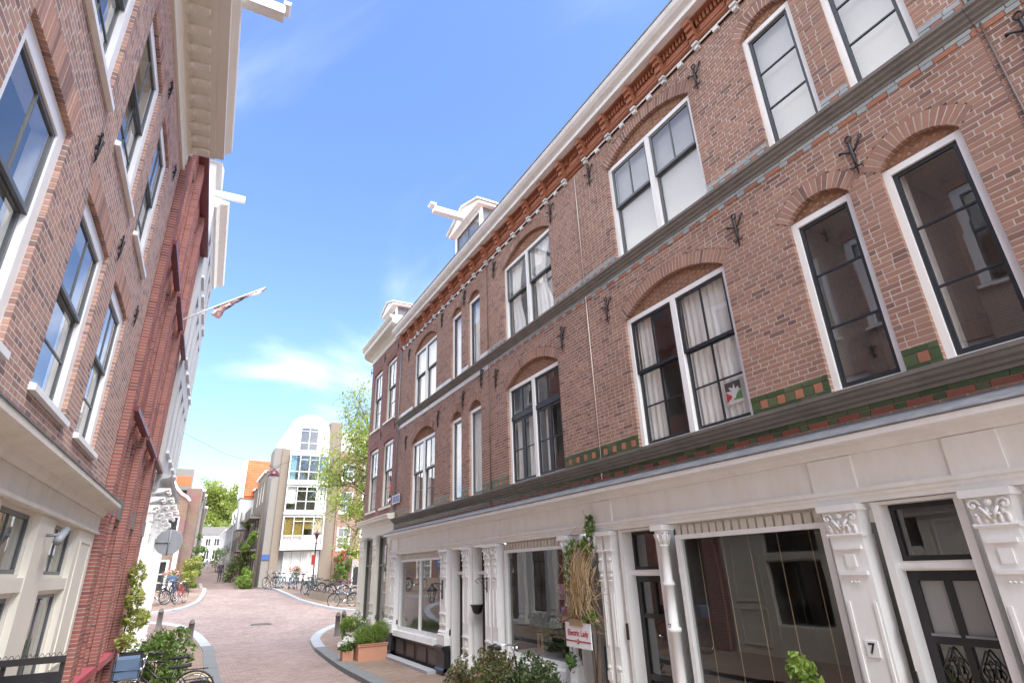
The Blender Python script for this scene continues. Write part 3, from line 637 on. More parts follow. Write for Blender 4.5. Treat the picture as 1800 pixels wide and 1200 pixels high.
def pilaster(th, x0, x1, z0, z1, y=-.02, plain=False, mat='white_paint'):
    w = x1-x0; c = (x0+x1)/2; m = MB(); zb = z0+.34; zc = z1-.30
    m.box(x0+.03, x1-.03, y-.07, .12, zb, zc)
    for s in (0, 1): e = x0+.055 if s == 0 else x1-.085; m.box(e, e+.03, y-.082, y-.07, zb+.32*(zc-zb), zc-.62 if zc-zb > 1.4 else zc-.1)
    for zz in (zc-.12, zc-.36, zb+.12, zb+.36): m.box(x0+.06, x1-.06, y-.10, y-.07, zz-.018, zz+.018)
    for zz in (zc-.24, zb+.24): m.box(c-.05, c+.05, y-.088, y-.07, zz-.06, zz+.06)
    for k in (-1, 0, 1): m.ball((c+k*.035, y-.09, zc-.44), .011, 6, 4)
    p = m.build('pilaster', mat, th)
    b = MB(); b.box(x0-.01, x1+.01, y-.12, .12, z0, z0+.2); b.sweep([(0, z0+.2), (.12, z0+.2), (.135, z0+.225), (.125, z0+.25), (.1, z0+.26), (.115, z0+.285), (.1, z0+.31), (.075, z0+.34), (0, z0+.34)], [(x0+.002, y+.01), (x1-.002, y+.01)]); b.build('base', mat, p)
    k = MB(); k.prism([(x0+.03, zc), (x1-.03, zc), (x1-.005, z1-.07), (x0+.005, z1-.07)], y-.08, .1); k.sweep([(0, zc-.02), (.085, zc-.02), (.1, zc), (.085, zc+.02), (0, zc+.02)], [(x0+.01, y), (x1-.01, y)]); k.box(x0-.02, x1+.02, y-.13, .1, z1-.07, z1-.005)
    if not plain:
        for i in (-1, 1):
            k.tube([(c+i*(w*.33-(.055-.006*t)*math.cos(t*.85)), y-.105, zc+.165+(.055-.006*t)*math.sin(t*.85)) for t in range(9)], .0125, 6)
            k.tube([(c+i*.012, y-.1, zc+.05), (c+i*w*.10, y-.115, zc+.10), (c+i*w*.2, y-.11, zc+.15)], [.012, .016, .012], 6)
            k.ball((c+i*w*.33, y-.1, zc+.165), .018, 7, 5)
        for j in range(5): k.ball((c+(j-2)*w*.16, y-.085, zc+.055), .03, 8, 6, (.7, .6, 1.5)); k.ball((c+(j-2)*w*.16, y-.105, zc+.088), .016, 7, 5, (1, .8, .8))
        for j in range(4): k.ball((c+(j-1.5)*w*.16, y-.085, zc+.115), .028, 8, 6, (.7, .6, 1.4))
        k.ball((c, y-.1, zc+.185), .03, 8, 6, (1.2, .7, 1))
    k.build('capital', mat, p); return p
def column(th, x, y, z0, z1, r=.075, mat='white_paint'):
    h = z1-z0; m = MB(); P = [(r*1.25, 0), (r*1.25, .06), (r, .1), (r*.95, h*.42), (r*1.3, h*.425), (r*1.35, h*.435), (r*1.3, h*.445), (r*.92, h*.45), (r*.88, h*.66), (r*1.2, h*.665), (r*1.25, h*.675), (r*.88, h*.69), (r*.84, h-.3), (r*1.1, h-.29), (r*.9, h-.26)]
    m.lathe(P, (x, y, z0), 14); p = m.build('column', mat, th)
    b = MB(); b.prism_z([(x+r*2.1*math.cos(math.pi/8+i*math.pi/4), y+r*2.1*math.sin(math.pi/8+i*math.pi/4)) for i in range(8)], z0-.3, z0-.04); b.prism_z([(x+r*1.7*math.cos(math.pi/8+i*math.pi/4), y+r*1.7*math.sin(math.pi/8+i*math.pi/4)) for i in range(8)], z0-.04, z0+.02); b.build('base', mat, p)
    k = MB(); k.lathe([(r*.9, -.27), (r*1.05, -.2), (r*1.5, -.09), (r*1.4, -.08)], (x, y, z1), 12); k.box(x-r*1.7, x+r*1.7, y-r*1.7, y+r*1.7, z1-.08, z1-.005)
    for i in range(8):
        a = i*math.pi/4; k.tube([(x+r*math.cos(a), y+r*math.sin(a), z1-.26), (x+r*1.35*math.cos(a), y+r*1.35*math.sin(a), z1-.18), (x+r*1.6*math.cos(a), y+r*1.6*math.sin(a), z1-.12), (x+r*1.5*math.cos(a), y+r*1.5*math.sin(a), z1-.16)], [.012, .018, .018, .01], 5)
    k.build('capital', mat, p); return p
def curl(m, x, y, z, s, flip=1, r=.008):
    pts = []
    for i in range(13): t = i/12; a = t*math.pi*1.9; q = s*(1-.62*t); pts.append((x+flip*(q*math.sin(a))*.55, y, z+q*math.cos(a)*.6))
    m.tube(pts, r, 5)
def grille_door(th, x0, x1, z0, zt, y=.2, style='grille', name='door'):
    m = MB(); rectframe(m, x0, x1, z0, zt, .085, y, y+.05, .22); mid = (x0+x1)/2; d = m.build(name, 'black_paint', th)
    if style == 'grille':
        MB().quad((x0+.08, y+.035, z0+.2), (x1-.08, y+.035, z0+.2), (x1-.08, y+.035, zt-.08), (x0+.08, y+.035, zt-.08)).build('pane', 'glass', d); k = MB(); n = 5
        for i in range(1, n): xx = x0+.085+(x1-x0-.17)*i/n; k.tube([(xx, y-.012, z0+.22), (xx, y-.012, zt-.085)], .008, 5)
        for zz in (z0+.75, z0+.8, zt-.55, zt-.5): k.box(x0+.085, x1-.085, y-.02, y-.004, zz-.009, zz+.009)
        for zz in np.arange(z0+.3, zt-.1, .16):
            for s in (-1, 1): curl(k, mid+s*.1, y-.016, zz, .085, s, .007)
        k.build('grille', 'iron', d)
    elif style == 'seven':
        w = (x1-x0-.17-.06)/2; MB().box(mid-.03, mid+.03, y+.002, y+.05, z0+.22, zt-.085).build('stile', 'black_paint', d); MB().box(x0+.085, x1-.085, y-.004, y+.046, zt-.62, zt-.54).build('rail', 'black_paint', d); MB().box(x0+.085, x1-.085, y-.004, y+.046, z0+.6, z0+.7).build('rail', 'black_paint', d)
        k = MB()
        for i in (0, 1):
            a = x0+.085+i*(w+.06); b = a+w; c = (a+b)/2
            MB().quad((a, y+.03, zt-.55), (b, y+.03, zt-.55), (b, y+.03, zt-.09), (a, y+.03, zt-.09)).build('pane', 'frosted', d); MB().quad((a, y+.032, z0+.7), (b, y+.032, z0+.7), (b, y+.032, zt-.62), (a, y+.032, zt-.62)).build('pane', 'glass', d); MB().box(a, b, y+.02, y+.04, z0+.21, z0+.6).build('panel', 'black_paint', d)
            MB().box(a-.01, b+.01, y-.012, y+.002, zt-.555, zt-.535).build('rail', 'gutter_grey', d)
            zz = zt-.64
            for j in range(4):
                q = .36; zc = zz-q/2-j*q
                if zc-q/2 < z0+.66: break
                for s in (-1, 1): k.tube([(c, y-.006, zc+q/2), (c+s*w*.46, y-.006, zc), (c, y-.006, zc-q/2)], .007, 5); k.tube([(c+s*.015, y-.01, zc-q*.1), (c+s*w*.13, y-.01, zc+q*.02), (c+s*w*.2, y-.01, zc+q*.2), (c+s*w*.1, y-.01, zc+q*.27), (c+s*w*.06, y-.01, zc+q*.18)], .007, 5); k.tube([(c+s*.015, y-.01, zc+q*.1), (c+s*w*.15, y-.01, zc-q*.06), (c+s*w*.22, y-.01, zc-q*.25), (c+s*w*.1, y-.01, zc-q*.3)], .007, 5)
        k.build('grille', 'iron', d); MB().box(mid-.08, mid+.08, y-.01, y+.004, z0+.95, z0+.99).build('letter_slot', 'chrome', d)
    else:
        for nx, za, zb in ((2, zt-.52, zt-.085), (1, z0+.78, zt-.58)):
            w = (x1-x0-.17-.05*(nx-1))/nx
            for i in range(nx): a = x0+.085+i*(w+.05); MB().quad((a, y+.03, za), (a+w, y+.03, za), (a+w, y+.03, zb), (a, y+.03, zb)).build('pane', 'glass', d)
        MB().box(mid-.025, mid+.025, y+.003, y+.048, zt-.52, zt-.085).build('stile', 'black_paint', d)
        for a, b in ((zt-.58, zt-.52), (z0+.7, z0+.78)): MB().box(x0+.085, x1-.085, y+.002, y+.049, a, b).build('rail', 'black_paint', d)
        for s in (0, 1): a = x0+.085+s*(x1-x0-.17)/2; MB().box(a+.03, a+(x1-x0-.17)/2-.03, y+.02, y+.04, z0+.25, z0+.68).build('panel', 'black_paint', d)
    MB().ball((x1-.045, y-.03, z0+1.0), .03, 8, 6).build('door_knob', 'brass', d)
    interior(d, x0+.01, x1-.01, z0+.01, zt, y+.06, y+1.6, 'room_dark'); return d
m_, t_, b_ = newmat('frosted'); b_.inputs['Base Color'].default_value = (.30, .30, .29, 1); b_.inputs['Roughness'].default_value = .22
def door_case(th, x0, x1, z0, ztr, zt, style, y=.2, tl=True):
    m = MB(); m.box(x0-.07, x0, -.01, y+.1, z0, zt); m.box(x1, x1+.07, -.01, y+.1, z0, zt); m.box(x0, x1, -.0, y+.1, zt-.03, zt); c = m.build('door_case', 'white_paint', th)
    MB().sweep([(-.1, ztr), (.0, ztr), (.02, ztr+.02), (.02, ztr+.05), (.0, ztr+.07), (.015, ztr+.085), (-.1, ztr+.085)], [(x0, y-.06), (x1, y-.06)]).build('transom', 'white_paint', c)
    f = MB(); rectframe(f, x0, x1, ztr+.086, zt-.031, .045, y, y+.05); tlw = f.build('transom_light', 'black_paint', th); MB().quad((x0+.04, y+.03, ztr+.12), (x1-.04, y+.03, ztr+.12), (x1-.04, y+.03, zt-.07), (x0+.04, y+.03, zt-.07)).build('pane', 'glass', tlw); interior(tlw, x0+.01, x1-.01, ztr+.1, zt-.03, y+.06, y+1.2, 'room_dark')
    grille_door(th, x0, x1, z0+.16, ztr, y, style); MB().box(x0-.1, x1+.1, -.16, y+.1, .02, z0+.16).build('door_step', 'granite_dark', th)
def shop_window(th, x0, x1, z0, z1, y=.06, mull=0, room='room_dark', depth=2.2, glass='glass_shop', band=True):
    m = MB(); rectframe(m, x0, x1, z0, z1, .07, y-.03, y+.07, .09, .06); w = (x1-x0)
    for i in range(mull): c = x0+w*(i+1)/(mull+1); m.box(c-.03, c+.03, y-.02, y+.06, z0+.09, z1-.06)
    f = m.build('shop_window', 'white_paint', th)
    for i in range(mull+1):
        a = x0+.07+(w-.14)*i/(mull+1); b = x0+.07+(w-.14)*(i+1)/(mull+1); MB().quad((a, y+.03, z0+.09), (b, y+.03, z0+.09), (b, y+.03, z1-.06), (a, y+.03, z1-.06)).build('pane', glass, f)
    if band:
        s = MB(); x = x0+.01
        while x < x1-.09: s.box(x, x+.09, y-.005, y+.03, z1+.002, z1+.12); x += .125
        s.build('blind_slats', 'cream_weathered', f, 'stuff'); MB().box(x0, x1, y+.035, y+.1, z1+.001, z1+.19).build('blind_box', 'cream_weathered', f)
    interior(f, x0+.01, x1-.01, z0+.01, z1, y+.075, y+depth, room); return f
CONS = [1.47-.76+.76*i for i in range(-2, 32)]
def terrace_house(label, x0, x1, wins, tile, tile2, anchors, nbr=300, sep=False):
    th = FR.thing('brick_townhouse', label, 'house', x0, 'houses of the brown brick terrace'); ops1 = []; ops2 = []
    for (a, b, st1, c1, st2, c2, m1) in wins:
        wide = b-a > 1.2; rise = .34 if wide else .2
        ops1.append((a, b, Z1, T1, rise, .2)); ops2.append((a, b, Z2, T2, rise, .2))
    brick_wall(th, FR, x0, x1, 3.70, 10.10, ops1+ops2, 'brick_brown', nbr=nbr)
    for w, o1, o2 in zip(wins, ops1, ops2):
        for o in (o1, o2): arch_bricks(th, o, 'brick_brown', -.002, sep); tympanum(th, o, 'brick_herring')
        window(th, w[0], w[1], Z1, T1, w[2], smat=w[6], curt=w[3]); window(th, w[0], w[1], Z2, T2, w[4], curt=w[5], smat='sash_dark' if w[1]-w[0] < 1.2 else 'sash_grey')
    string_course(th, x0, x1, Z2); string_course(th, x0, x1, Z1, k=1.3)
    W_ = [(w[0]-.001, w[1]+.001) for w in wins]
    for a, b in gaps(x0+.01, x1-.01, W_):
        tiles(th, a, b, Z2+.002, .063, [(tile, .22)]); tiles(th, a, b, Z2+.0655, .063, [(tile, .11), (tile2, .11)]); tiles(th, a, b, Z2+.129, .063, [(tile, .24)])
        tiles(th, a, b, Z1+.002, .063, [('tile_green', .22)]); tiles(th, a, b, Z1+.0655, .11, [('tile_green', .13), ('tile_orange', .11)]); tiles(th, a, b, Z1+.176, .063, [('tile_green', .24)])
    tiles(th, x0+.01, x1-.01, Z2-.255, .063, [(tile, .24)]); tiles(th, x0+.01, x1-.01, Z2-.319, .063, [(tile2, .22), (tile, .12)])
    tiles(th, x0+.01, x1-.01, Z1-.255, .063, [('tile_green', .24)]); tiles(th, x0+.01, x1-.01, Z1-.319, .063, [('tile_red', .24), ('tile_green', .11)])
    for x, z in anchors: anchor(th, x, z)
    cornice(th, x0, x1, CONS); pantile_roof(th, x0, x1, .1, 10.9, 4.2, 14.0)
    MB().box(x0, x1, 8.0, 8.25, 0, 12).build('back_wall', 'mortar', th)
    # shop entablature
    a, b = x0+.001, x1-.001
    MB().box(a, b, -.05, .14, 3.07, 3.41).build('shop_frieze', 'white_paint', th)
    MB().sweep([(-.1, 2.93), (.06, 2.93), (.07, 2.97), (.085, 2.99), (.085, 3.015), (.11, 3.03), (.115, 3.068), (-.1, 3.069)], [(a, 0), (b, 0)]).build('architrave', 'white_paint', th)
    MB().sweep([(-.1, 3.411), (.08, 3.411), (.10, 3.44), (.15, 3.465), (.17, 3.48), (.34, 3.495), (.355, 3.505), (.36, 3.56), (-.1, 3.60)], [(a, 0), (b, 0)]).build('shop_cornice', 'white_paint', th)
    MB().sweep([(-.02, 3.605), (.37, 3.562), (.375, 3.575), (.36, 3.59), (.0, 3.74), (-.02, 3.75)], [(a, 0), (b, 0)]).build('lead_flashing', 'lead', th)
    return th
cu2 = [(.06, .2, .02, .97, .1), (.55, .72, .02, .97, .1)]; cu1 = [(.1, .45, .02, .97, .0)]
wA = [(1.8, 3.88, 'sash22', [(.06, .18, .02, .97, 0), (.42, .62, .02, .97, 0), (.84, .95, .02, .97, 0)], 'sash11', [(.06, .95, .02, .97, 0)], 'sash_grey'),
      (5.06, 5.80, 'one', [(.1, .55, .02, .97, 0)], 'one', [(.12, .6, .02, .97, 0)], 'sash_grey'), (6.26, 7.02, 'one', [(.1, .6, .02, .97, 0)], 'one', [(.12, .9, .02, .97, 0)], 'sash_grey')]
hA = terrace_house('brown brick terrace house with wide window beside two slim windows, lantern by its shopfront', .32, 7.55, wA, 'tile_white', 'tile_white', [(1.25, 6.45), (4.15, 6.6), (5.95, 6.7), (7.85-.75, 6.95), (3.96-2.7, 9.62), (4.35, 9.72), (6.05, 9.72)], nbr=200)
wB = [(8.38, 10.56, 'case', [(.07, .16, .02, .64, 0), (.3, .42, .02, .64, 0), (.6, .72, .02, .64, 0)], 'sash11', [(.08, .34, .02, .97, .35), (.58, .9, .02, .97, .4)], 'sash_dark')]
hB = terrace_house('narrow brown brick terrace house with one wide window per floor above the vine-hung shop', 7.55, 11.6, wB, 'tile_grey', 'tile_orange', [(7.9, 6.7), (10.8, 6.66), (7.92, 9.7), (10.7, 9.72)])
wC = [(12.64, 14.78, 'sash22', [(.05, .22, .02, .97, 0), (.53, .96, .02, .97, 0)], 'sash21', [(.04, .96, .02, .98, 'blind_or_sky_sheet')], 'sash_dark'), (15.82, 16.60, 'three', None, 'three', [(.05, .95, .02, .98, 'blind_or_sky_sheet')], 'sash_dark'), (16.94, 17.71, 'three', [(.05, .2, .02, .97, 0)], 'three', [(.05, .95, .02, .98, 'blind_or_sky_sheet')], 'sash_dark')]  # second floor: pale sheets stand in for sky mirrored in the glass
hC = terrace_house('brown brick terrace house numbered 7 with dove poster in its wide first-floor window', 11.6, 18.12, wC, 'tile_grey', 'tile_orange', [(12.25, 6.66), (15.12, 6.64), (16.77, 6.66), (12.15, 9.71), (15.0, 9.6), (16.69, 9.7)], sep=True)
wD = [(19.0, 21.1, 'sash22', None, 'sash21', None, 'sash_dark')]
hD = terrace_house('nearest brown brick terrace house, cut by the right edge of the photo', 18.12, 24.0, wD, 'tile_grey', 'tile_orange', [(18.42, 6.78)], nbr=60)
for th, x in ((hA, 7.5), (hC, 11.66), (hD, 18.17)):
    MB().tube([(x, -.03, 3.76), (x, -.03, 3.86)], .012, 6).tube([(x, -.012, 4.1), (x, -.012, 7.2)], .010, 6).tube([(x, -.012, 7.45), (x, -.012, 10.05)], .010, 6).build('cable', 'panel_brown' if th != hC else 'mortar', th)
# shop fronts
pilaster(hA, .4, .92, .72, 2.93); pilaster(hA, 4.62, 5.08, .72, 2.93); pilaster(hA, 6.03, 6.42, .3, 2.93); pilaster(hA, 7.22, 7.68-.14, .3, 2.93); sw1 = shop_window(hA, .98, 4.56, .80, 2.76, .06, 1, 'room', 2.2)
door_case(hA, 5.26, 5.92, 0, 2.3, 2.92, 'grille'); door_case(hA, 6.54, 7.10, 0, 2.3, 2.92, 'grille')
m = MB(); m.prism_x([(-.13, .66), (-.10, .80), (.03, .80), (.03, .66)], .94, 4.6); m.build('window_sill', 'white_paint', hA); MB().box(.92, 4.62, -.02, .2, .08, .66).build('plinth', 'black_paint', hA)
MB().sweep([(0, .60), (.09, .60), (.11, .63), (.11, .655), (0, .655)], [(.92, 0), (4.62, 0)]).build('plinth_moulding', 'black_paint', hA)
for i in range(4):
    a = 1.02+i*.89; f = MB(); rectframe(f, a, a+.83, .16, .57, .05, -.05, -.02); p = f.build('plinth_panel', 'black_paint', hA); MB().box(a+.05, a+.78, -.032, -.021, .21, .52).build('panel', 'panel_brown', p)
for a, b in ((.36, .96), (4.58, 5.12)): MB().box(a, b, -.15, .2, .08, .60).sweep([(0, .6), (.17, .6), (.22, .65), (.22, .70), (.15, .718), (0, .718)], [(a, 0), (b, 0)]).sweep([(0, .08), (.19, .08), (.19, .2), (.15, .24), (0, .24)], [(a, 0), (b, 0)]).build('pedestal', 'black_paint', hA)
MB().box(.9, 4.7, -.42, -.16, .1, .17).build('step', 'granite_light', hA)
pilaster(hB, 7.58, 8.0-.12, .3, 2.93); sw2 = shop_window(hB, 7.96, 10.36, .78, 2.78, .06, 0, 'room_dark', 2.0); MB().prism_x([(-.14, .62), (-.10, .78), (.03, .78), (.03, .62)], 7.92, 10.4).build('window_sill', 'white_paint', hB); MB().box(7.92, 10.4, -.03, .2, .08, .62).build('plinth', 'black_paint', hB)
column(hB, 10.52, -.06, .95, 2.93); MB().prism_z([(10.52+.19*math.cos(math.pi/8+i*math.pi/4), -.06+.19*math.sin(math.pi/8+i*math.pi/4)) for i in range(8)], .1, .66).build('pedestal', 'black_paint', hB)
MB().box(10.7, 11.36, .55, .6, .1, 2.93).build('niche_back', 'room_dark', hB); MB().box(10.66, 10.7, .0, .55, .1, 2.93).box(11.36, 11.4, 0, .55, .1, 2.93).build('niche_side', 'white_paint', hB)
pilaster(hB, 11.42, 11.6-.02+.0, .3, 2.93, plain=True)
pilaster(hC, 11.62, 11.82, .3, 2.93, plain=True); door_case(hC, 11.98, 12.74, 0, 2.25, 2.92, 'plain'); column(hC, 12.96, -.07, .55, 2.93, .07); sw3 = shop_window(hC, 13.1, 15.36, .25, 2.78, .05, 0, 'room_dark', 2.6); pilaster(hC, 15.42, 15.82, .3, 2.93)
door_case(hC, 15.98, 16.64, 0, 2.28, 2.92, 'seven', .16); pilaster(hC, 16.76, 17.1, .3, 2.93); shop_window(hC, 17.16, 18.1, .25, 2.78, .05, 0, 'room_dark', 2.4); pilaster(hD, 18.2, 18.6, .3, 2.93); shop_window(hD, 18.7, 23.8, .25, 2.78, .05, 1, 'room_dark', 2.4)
for th, a, b in ((hA, .35, 1.0), (hA, 4.56, 5.12), (hA, 7.16, 7.549), (hB, 7.551, 7.92), (hB, 11.38, 11.599), (hC, 11.601, 11.86), (hC, 15.38, 15.86), (hC, 16.72, 17.14)):
    MB().box(a, b, -.075, -.04, 3.071, 3.405).build('frieze_block', 'white_paint', th)
for i in range(5): x = 13.35+i*.42; MB().tube([(x, .2, .3), (x, .2, 2.75)], .006, 5).build('hanging_cord', 'wood', sw3)
pl7 = MB(); pl7.box(15.56, 15.68, -.105, -.09, 1.53, 1.67); o7 = pl7.build('number_plate', 'white_plate', hC); put_text('7', .13, 'black_paint', o7, (15.62, -.109, 1.60), bold=.002); put_text('7', .12, 'black_paint', hC, (12.96, -.152, 1.62))
for x, z in ((15.89, 1.72), (15.9, 1.38)): MB().box(x-.02, x+.02, -.03, -.01, z-.06, z+.06).build('bell_plate', 'iron', hC)
MB().box(11.89, 11.93, -.03, -.01, 1.38, 1.6).build('bell_plate', 'iron', hC); MB().box(15.88, 15.915, -.035, -.012, 1.1, 1.22).build('mail_slot', 'iron', hC)
# dove poster in the first-floor window
po = MB().box(14.30, 14.42+.16, .147, .149, 4.37, 4.68).build('poster', 'white_plate', hC)
MB().prism([(14.31, 4.55), (14.57, 4.55), (14.57, 4.67), (14.31, 4.67)], .144, .1465).build('print_black', 'black_paint', po)
m_, t_, b_ = newmat('print_red'); b_.inputs['Base Color'].default_value = (.55, .02, .02, 1); m_, t_, b_ = newmat('print_green'); b_.inputs['Base Color'].default_value = (.02, .28, .06, 1)
MB().prism([(14.31, 4.40), (14.42, 4.47), (14.31, 4.545)], .144, .1465).build('print_red', 'print_red', po); MB().prism([(14.42, 4.42), (14.57, 4.41), (14.57, 4.545), (14.52, 4.52)], .144, .1465).build('print_green', 'print_green', po)
MB().prism([(14.37, 4.59), (14.42, 4.53), (14.40, 4.45), (14.45, 4.43), (14.49, 4.50), (14.535, 4.55), (14.52, 4.59), (14.475, 4.56), (14.46, 4.64), (14.435, 4.57), (14.40, 4.60)], .1405, .1435).build('print_dove', 'white_plate', po)
# shop display of house B
def panelobj(name, mat, par, x0, x1, y, z0, z1, t=.01): return MB().box(x0, x1, y, y+t, z0, z1).build(name, mat, par)
for i, (x, z, w, h) in enumerate(((9.82, 1.86, .22, .26), (10.06, 1.84, .22, .26), (9.84, 1.48, .18, .25), (10.05, 1.47, .2, .25))): panelobj('poster', 'poster_print', sw2, x, x+w, .16+.01*i, z, z+h)
f = MB(); rectframe(f, 8.75, 8.92, .9, 1.22, .03, .3, .34); tag(thing('picture_frame', 'small empty wooden picture frame standing in the vine shop window', 'frame', FR.w(8.83, .3, .88), FR.r, None, (8.83, .3, .88)), 'small empty wooden picture frame standing in the vine shop window', 'frame'); pf = bpy.data.objects['picture_frame']; f.build('moulding', 'wood', pf)
bw = thing('glass_bowl', 'shallow pale green bowl among the plants of the vine shop window', 'bowl', FR.w(9.55, .4, .88), FR.r); MB().lathe([(.05, 0), (.06, .16), (.16, .2), (.17, .21), (.05, .18)], (0, 0, 0), 16).build('bowl', 'leaf_mid', bw)
MB().box(7.98, 10.34, .13, 2.0, .84, .865).build('display_shelf', 'stucco_grey', sw2)
for i, (x, yy, r) in enumerate(((8.5, .7, .3), (9.2, .65, .38), (9.9, .6, .3))):
    bush('potted_plant', ['dark leafy pot plant at the left end of the vine shop window', 'largest leafy pot plant in the middle of the vine shop window', 'leafy pot plant under the colour prints in the shop window'][i], FR.w(x, yy, .87), (r, r, .35), 'leaf_mid', 350, .09, 8, .5, 'plants in the shop window', 'plant')
# ---------------------------------------------------------------- corner house at the end of the terrace, with a rounded corner
hE = FR.thing('corner_house', 'red brick corner house with cream frames and rounded cornice at the terrace end', 'house', -4.2)
cw_ = [(-3.32, -2.12), (-1.48, -.26)]; opsE = [(a, b, z0, z1, .05, .2) for a, b in cw_ for z0, z1 in ((4.6, 6.95), (7.78, 10.2))]
brick_wall(hE, FR, -3.6, .318, 4.3, 10.88, opsE, 'brick_corner', 'mortar_grey', nbr=0, core=.25)
m = MB(); mm = MB(); z = 4.3; k = 0
while z < 10.85:
    for i in range(5):
        a0 = math.pi*(1+ .5*(i+.03+(.5 if k % 2 else 0)*.2)/5); a1 = math.pi*(1+.5*(i+.97)/5)
        q = [(-3.6+r*math.cos(t), .6+r*math.sin(t)) for r, t in ((.6, a0), (.6, a1), (.5, a1), (.5, a0))]; m.prism_z(q, z+.0055, z+.058)
    z += .0635; k += 1
mm.lathe([(.592, 4.3), (.592, 10.88)], (-3.6, .6, 0), 24); co = mm.build('rounded_corner', 'mortar_grey', hE); m.build('bricks', 'brick_corner', co, 'stuff')
for o in opsE: arch_bricks(hE, o, 'brick_corner', -.002); tympanum(hE, o, 'brick_corner')
for a, b in cw_:
    window(hE, a, b, 4.6, 6.95, 'd1', 'cream_paint', 'sash_grey', curt=[(.1, .4, .02, .6, 0), (.6, .9, .02, .97, 0)], sill=1, fw=.1); window(hE, a, b, 7.78, 10.2, 'd1', 'cream_paint', 'sash_grey', curt=[(.1, .35, .02, .97, 0)], sill=1, fw=.1)
arc = [(-3.6+.6*math.cos(math.pi+.5*math.pi*i/8), .6+.6*math.sin(math.pi+.5*math.pi*i/8)) for i in range(9)]; pth = [(-4.2, 4.0)]+arc+[(.315, 0)]
MB().sweep([(-.1, 10.86), (.03, 10.86), (.05, 10.89), (.03, 10.92), (.03, 11.12), (.06, 11.14), (.10, 11.2), (.16, 11.24), (.40, 11.27), (.42, 11.30), (.42, 11.42), (.47, 11.46), (.53, 11.54), (.53, 11.58), (-.1, 11.62)], pth).build('cornice', 'cream_paint', hE)
MB().prism_z([(-4.2, 4.0)]+arc+[(.315, .0), (.315, 4.0)], 11.3, 11.55).build('gutter_floor', 'lead', hE)
for x, zz in ((-3.75, 10.55), (-1.8, 10.55), (-.06, 10.5), (-3.8, 7.35), (-1.8, 7.35), (-.05, 7.4)): anchor(hE, x, zz, .38, fancy=False)
pth2 = [(-4.2, 4.0)]+arc+[(.30, 0)]
MB().sweep([(-.1, 3.62), (-.02, 3.62), (0, 3.66), (.02, 3.66), (.02, 3.98), (.05, 4.0), (.08, 4.06), (.22, 4.1), (.24, 4.12), (.24, 4.18), (.28, 4.22), (.28, 4.25), (-.1, 4.31)], pth2).build('shop_cornice', 'cream_paint', hE)
MB().sweep([(-.5, .1), (.02, .1), (.02, .7), (.0, .74), (-.5, .74)], pth2).build('plinth', 'gutter_grey', hE)
for a, b in ((-3.75, -3.1), (-1.92, -1.42), (-.12, .31)): pilaster(hE, a, b, .74, 3.64, 0, True, 'cream_paint')
for a, b in ((-3.08, -1.94), (-1.40, -.14)):
    m = MB(); rectframe(m, a, b, .78, 3.6, .06, .04, .12); m.box(a+.06, b-.06, .05, .11, 2.62, 2.68); f = m.build('shop_window', 'frame_grey', hE)
    for z0, z1 in ((.84, 2.62), (2.68, 3.54)): MB().quad((a+.05, .09, z0), (b-.05, .09, z0), (b-.05, .09, z1), (a+.05, .09, z1)).build('pane', 'glass_shop', f)
    interior(f, a, b, .75, 3.6, .125, 2.0, 'room')
MB().sweep([(-.4, .74), (0, .74), (.07, .76), (.08, .80), (0, .84), (-.4, .84)], pth2).build('window_sill', 'cream_paint', hE)
pantile_roof(hE, -4.1, .31, .2, 11.6, 4.4, 14.6)
def dormer(th, x0, x1, y, z0, z1, depth, gable, mat='white_paint'):
    m = MB(); m.box(x0, x1, y+.05, y+depth, z0, z1); d = m.build('dormer', 'lead' if gable < .5 else 'white_paint', th); f = MB(); rectframe(f, x0-.02, x1+.02, z0, z1, .14, y-.02, y+.06); f.build('dormer_front', mat, d)
    sash(d, x0+.13, x1-.13, z0+.13, z1-.14, y+.0, 2, 2, 'sash_grey'); c = (x0+x1)/2
    r = MB(); r.prism([(x0-.2, z1), (x1+.2, z1), (x1+.2, z1+.1), (c, z1+.1+gable), (x0-.2, z1+.1)], y-.2, y+depth); r.build('dormer_roof', mat, d); e = MB(); e.prism([(x0-.26, z1+.1), (c, z1+.11+gable), (x1+.26, z1+.1), (x1+.26, z1+.16), (c, z1+.18+gable), (x0-.26, z1+.16)], y-.28, y+depth); e.build('dormer_eaves', 'cream_paint', d); return d
dormer(hE, -5.1+.0, -3.75+.1, .9, 12.3, 13.95, 2.6, .3)
d1 = dormer(hA, 3.2, 5.3, .95, 11.2, 13.75, 2.4, .45); MB().box(4.12, 4.34, -.35, 1.2, 13.82, 14.02).sweep([(0, 14.02), (.16, 14.02), (.2, 14.06), (.2, 14.1), (0, 14.1)], [(4.08, -.3), (4.38, -.3)]).build('hoist_beam', 'white_paint', d1)
MB().tube([(-.1+.42, -.04, 4.35), (.40, -.04, 10.8)], .022, 8).build('downpipe', 'gutter_grey', hE)
MB().box(-.75+.9, .95, -.06, -.04, 4.55, 4.83).build('street_name_plate', 'blue_sign', hA); f = MB(); rectframe(f, .15, .95, 4.55, 4.83, .025, -.064, -.059); f.build('plate_border', 'white_plate', bpy.data.objects['street_name_plate'])
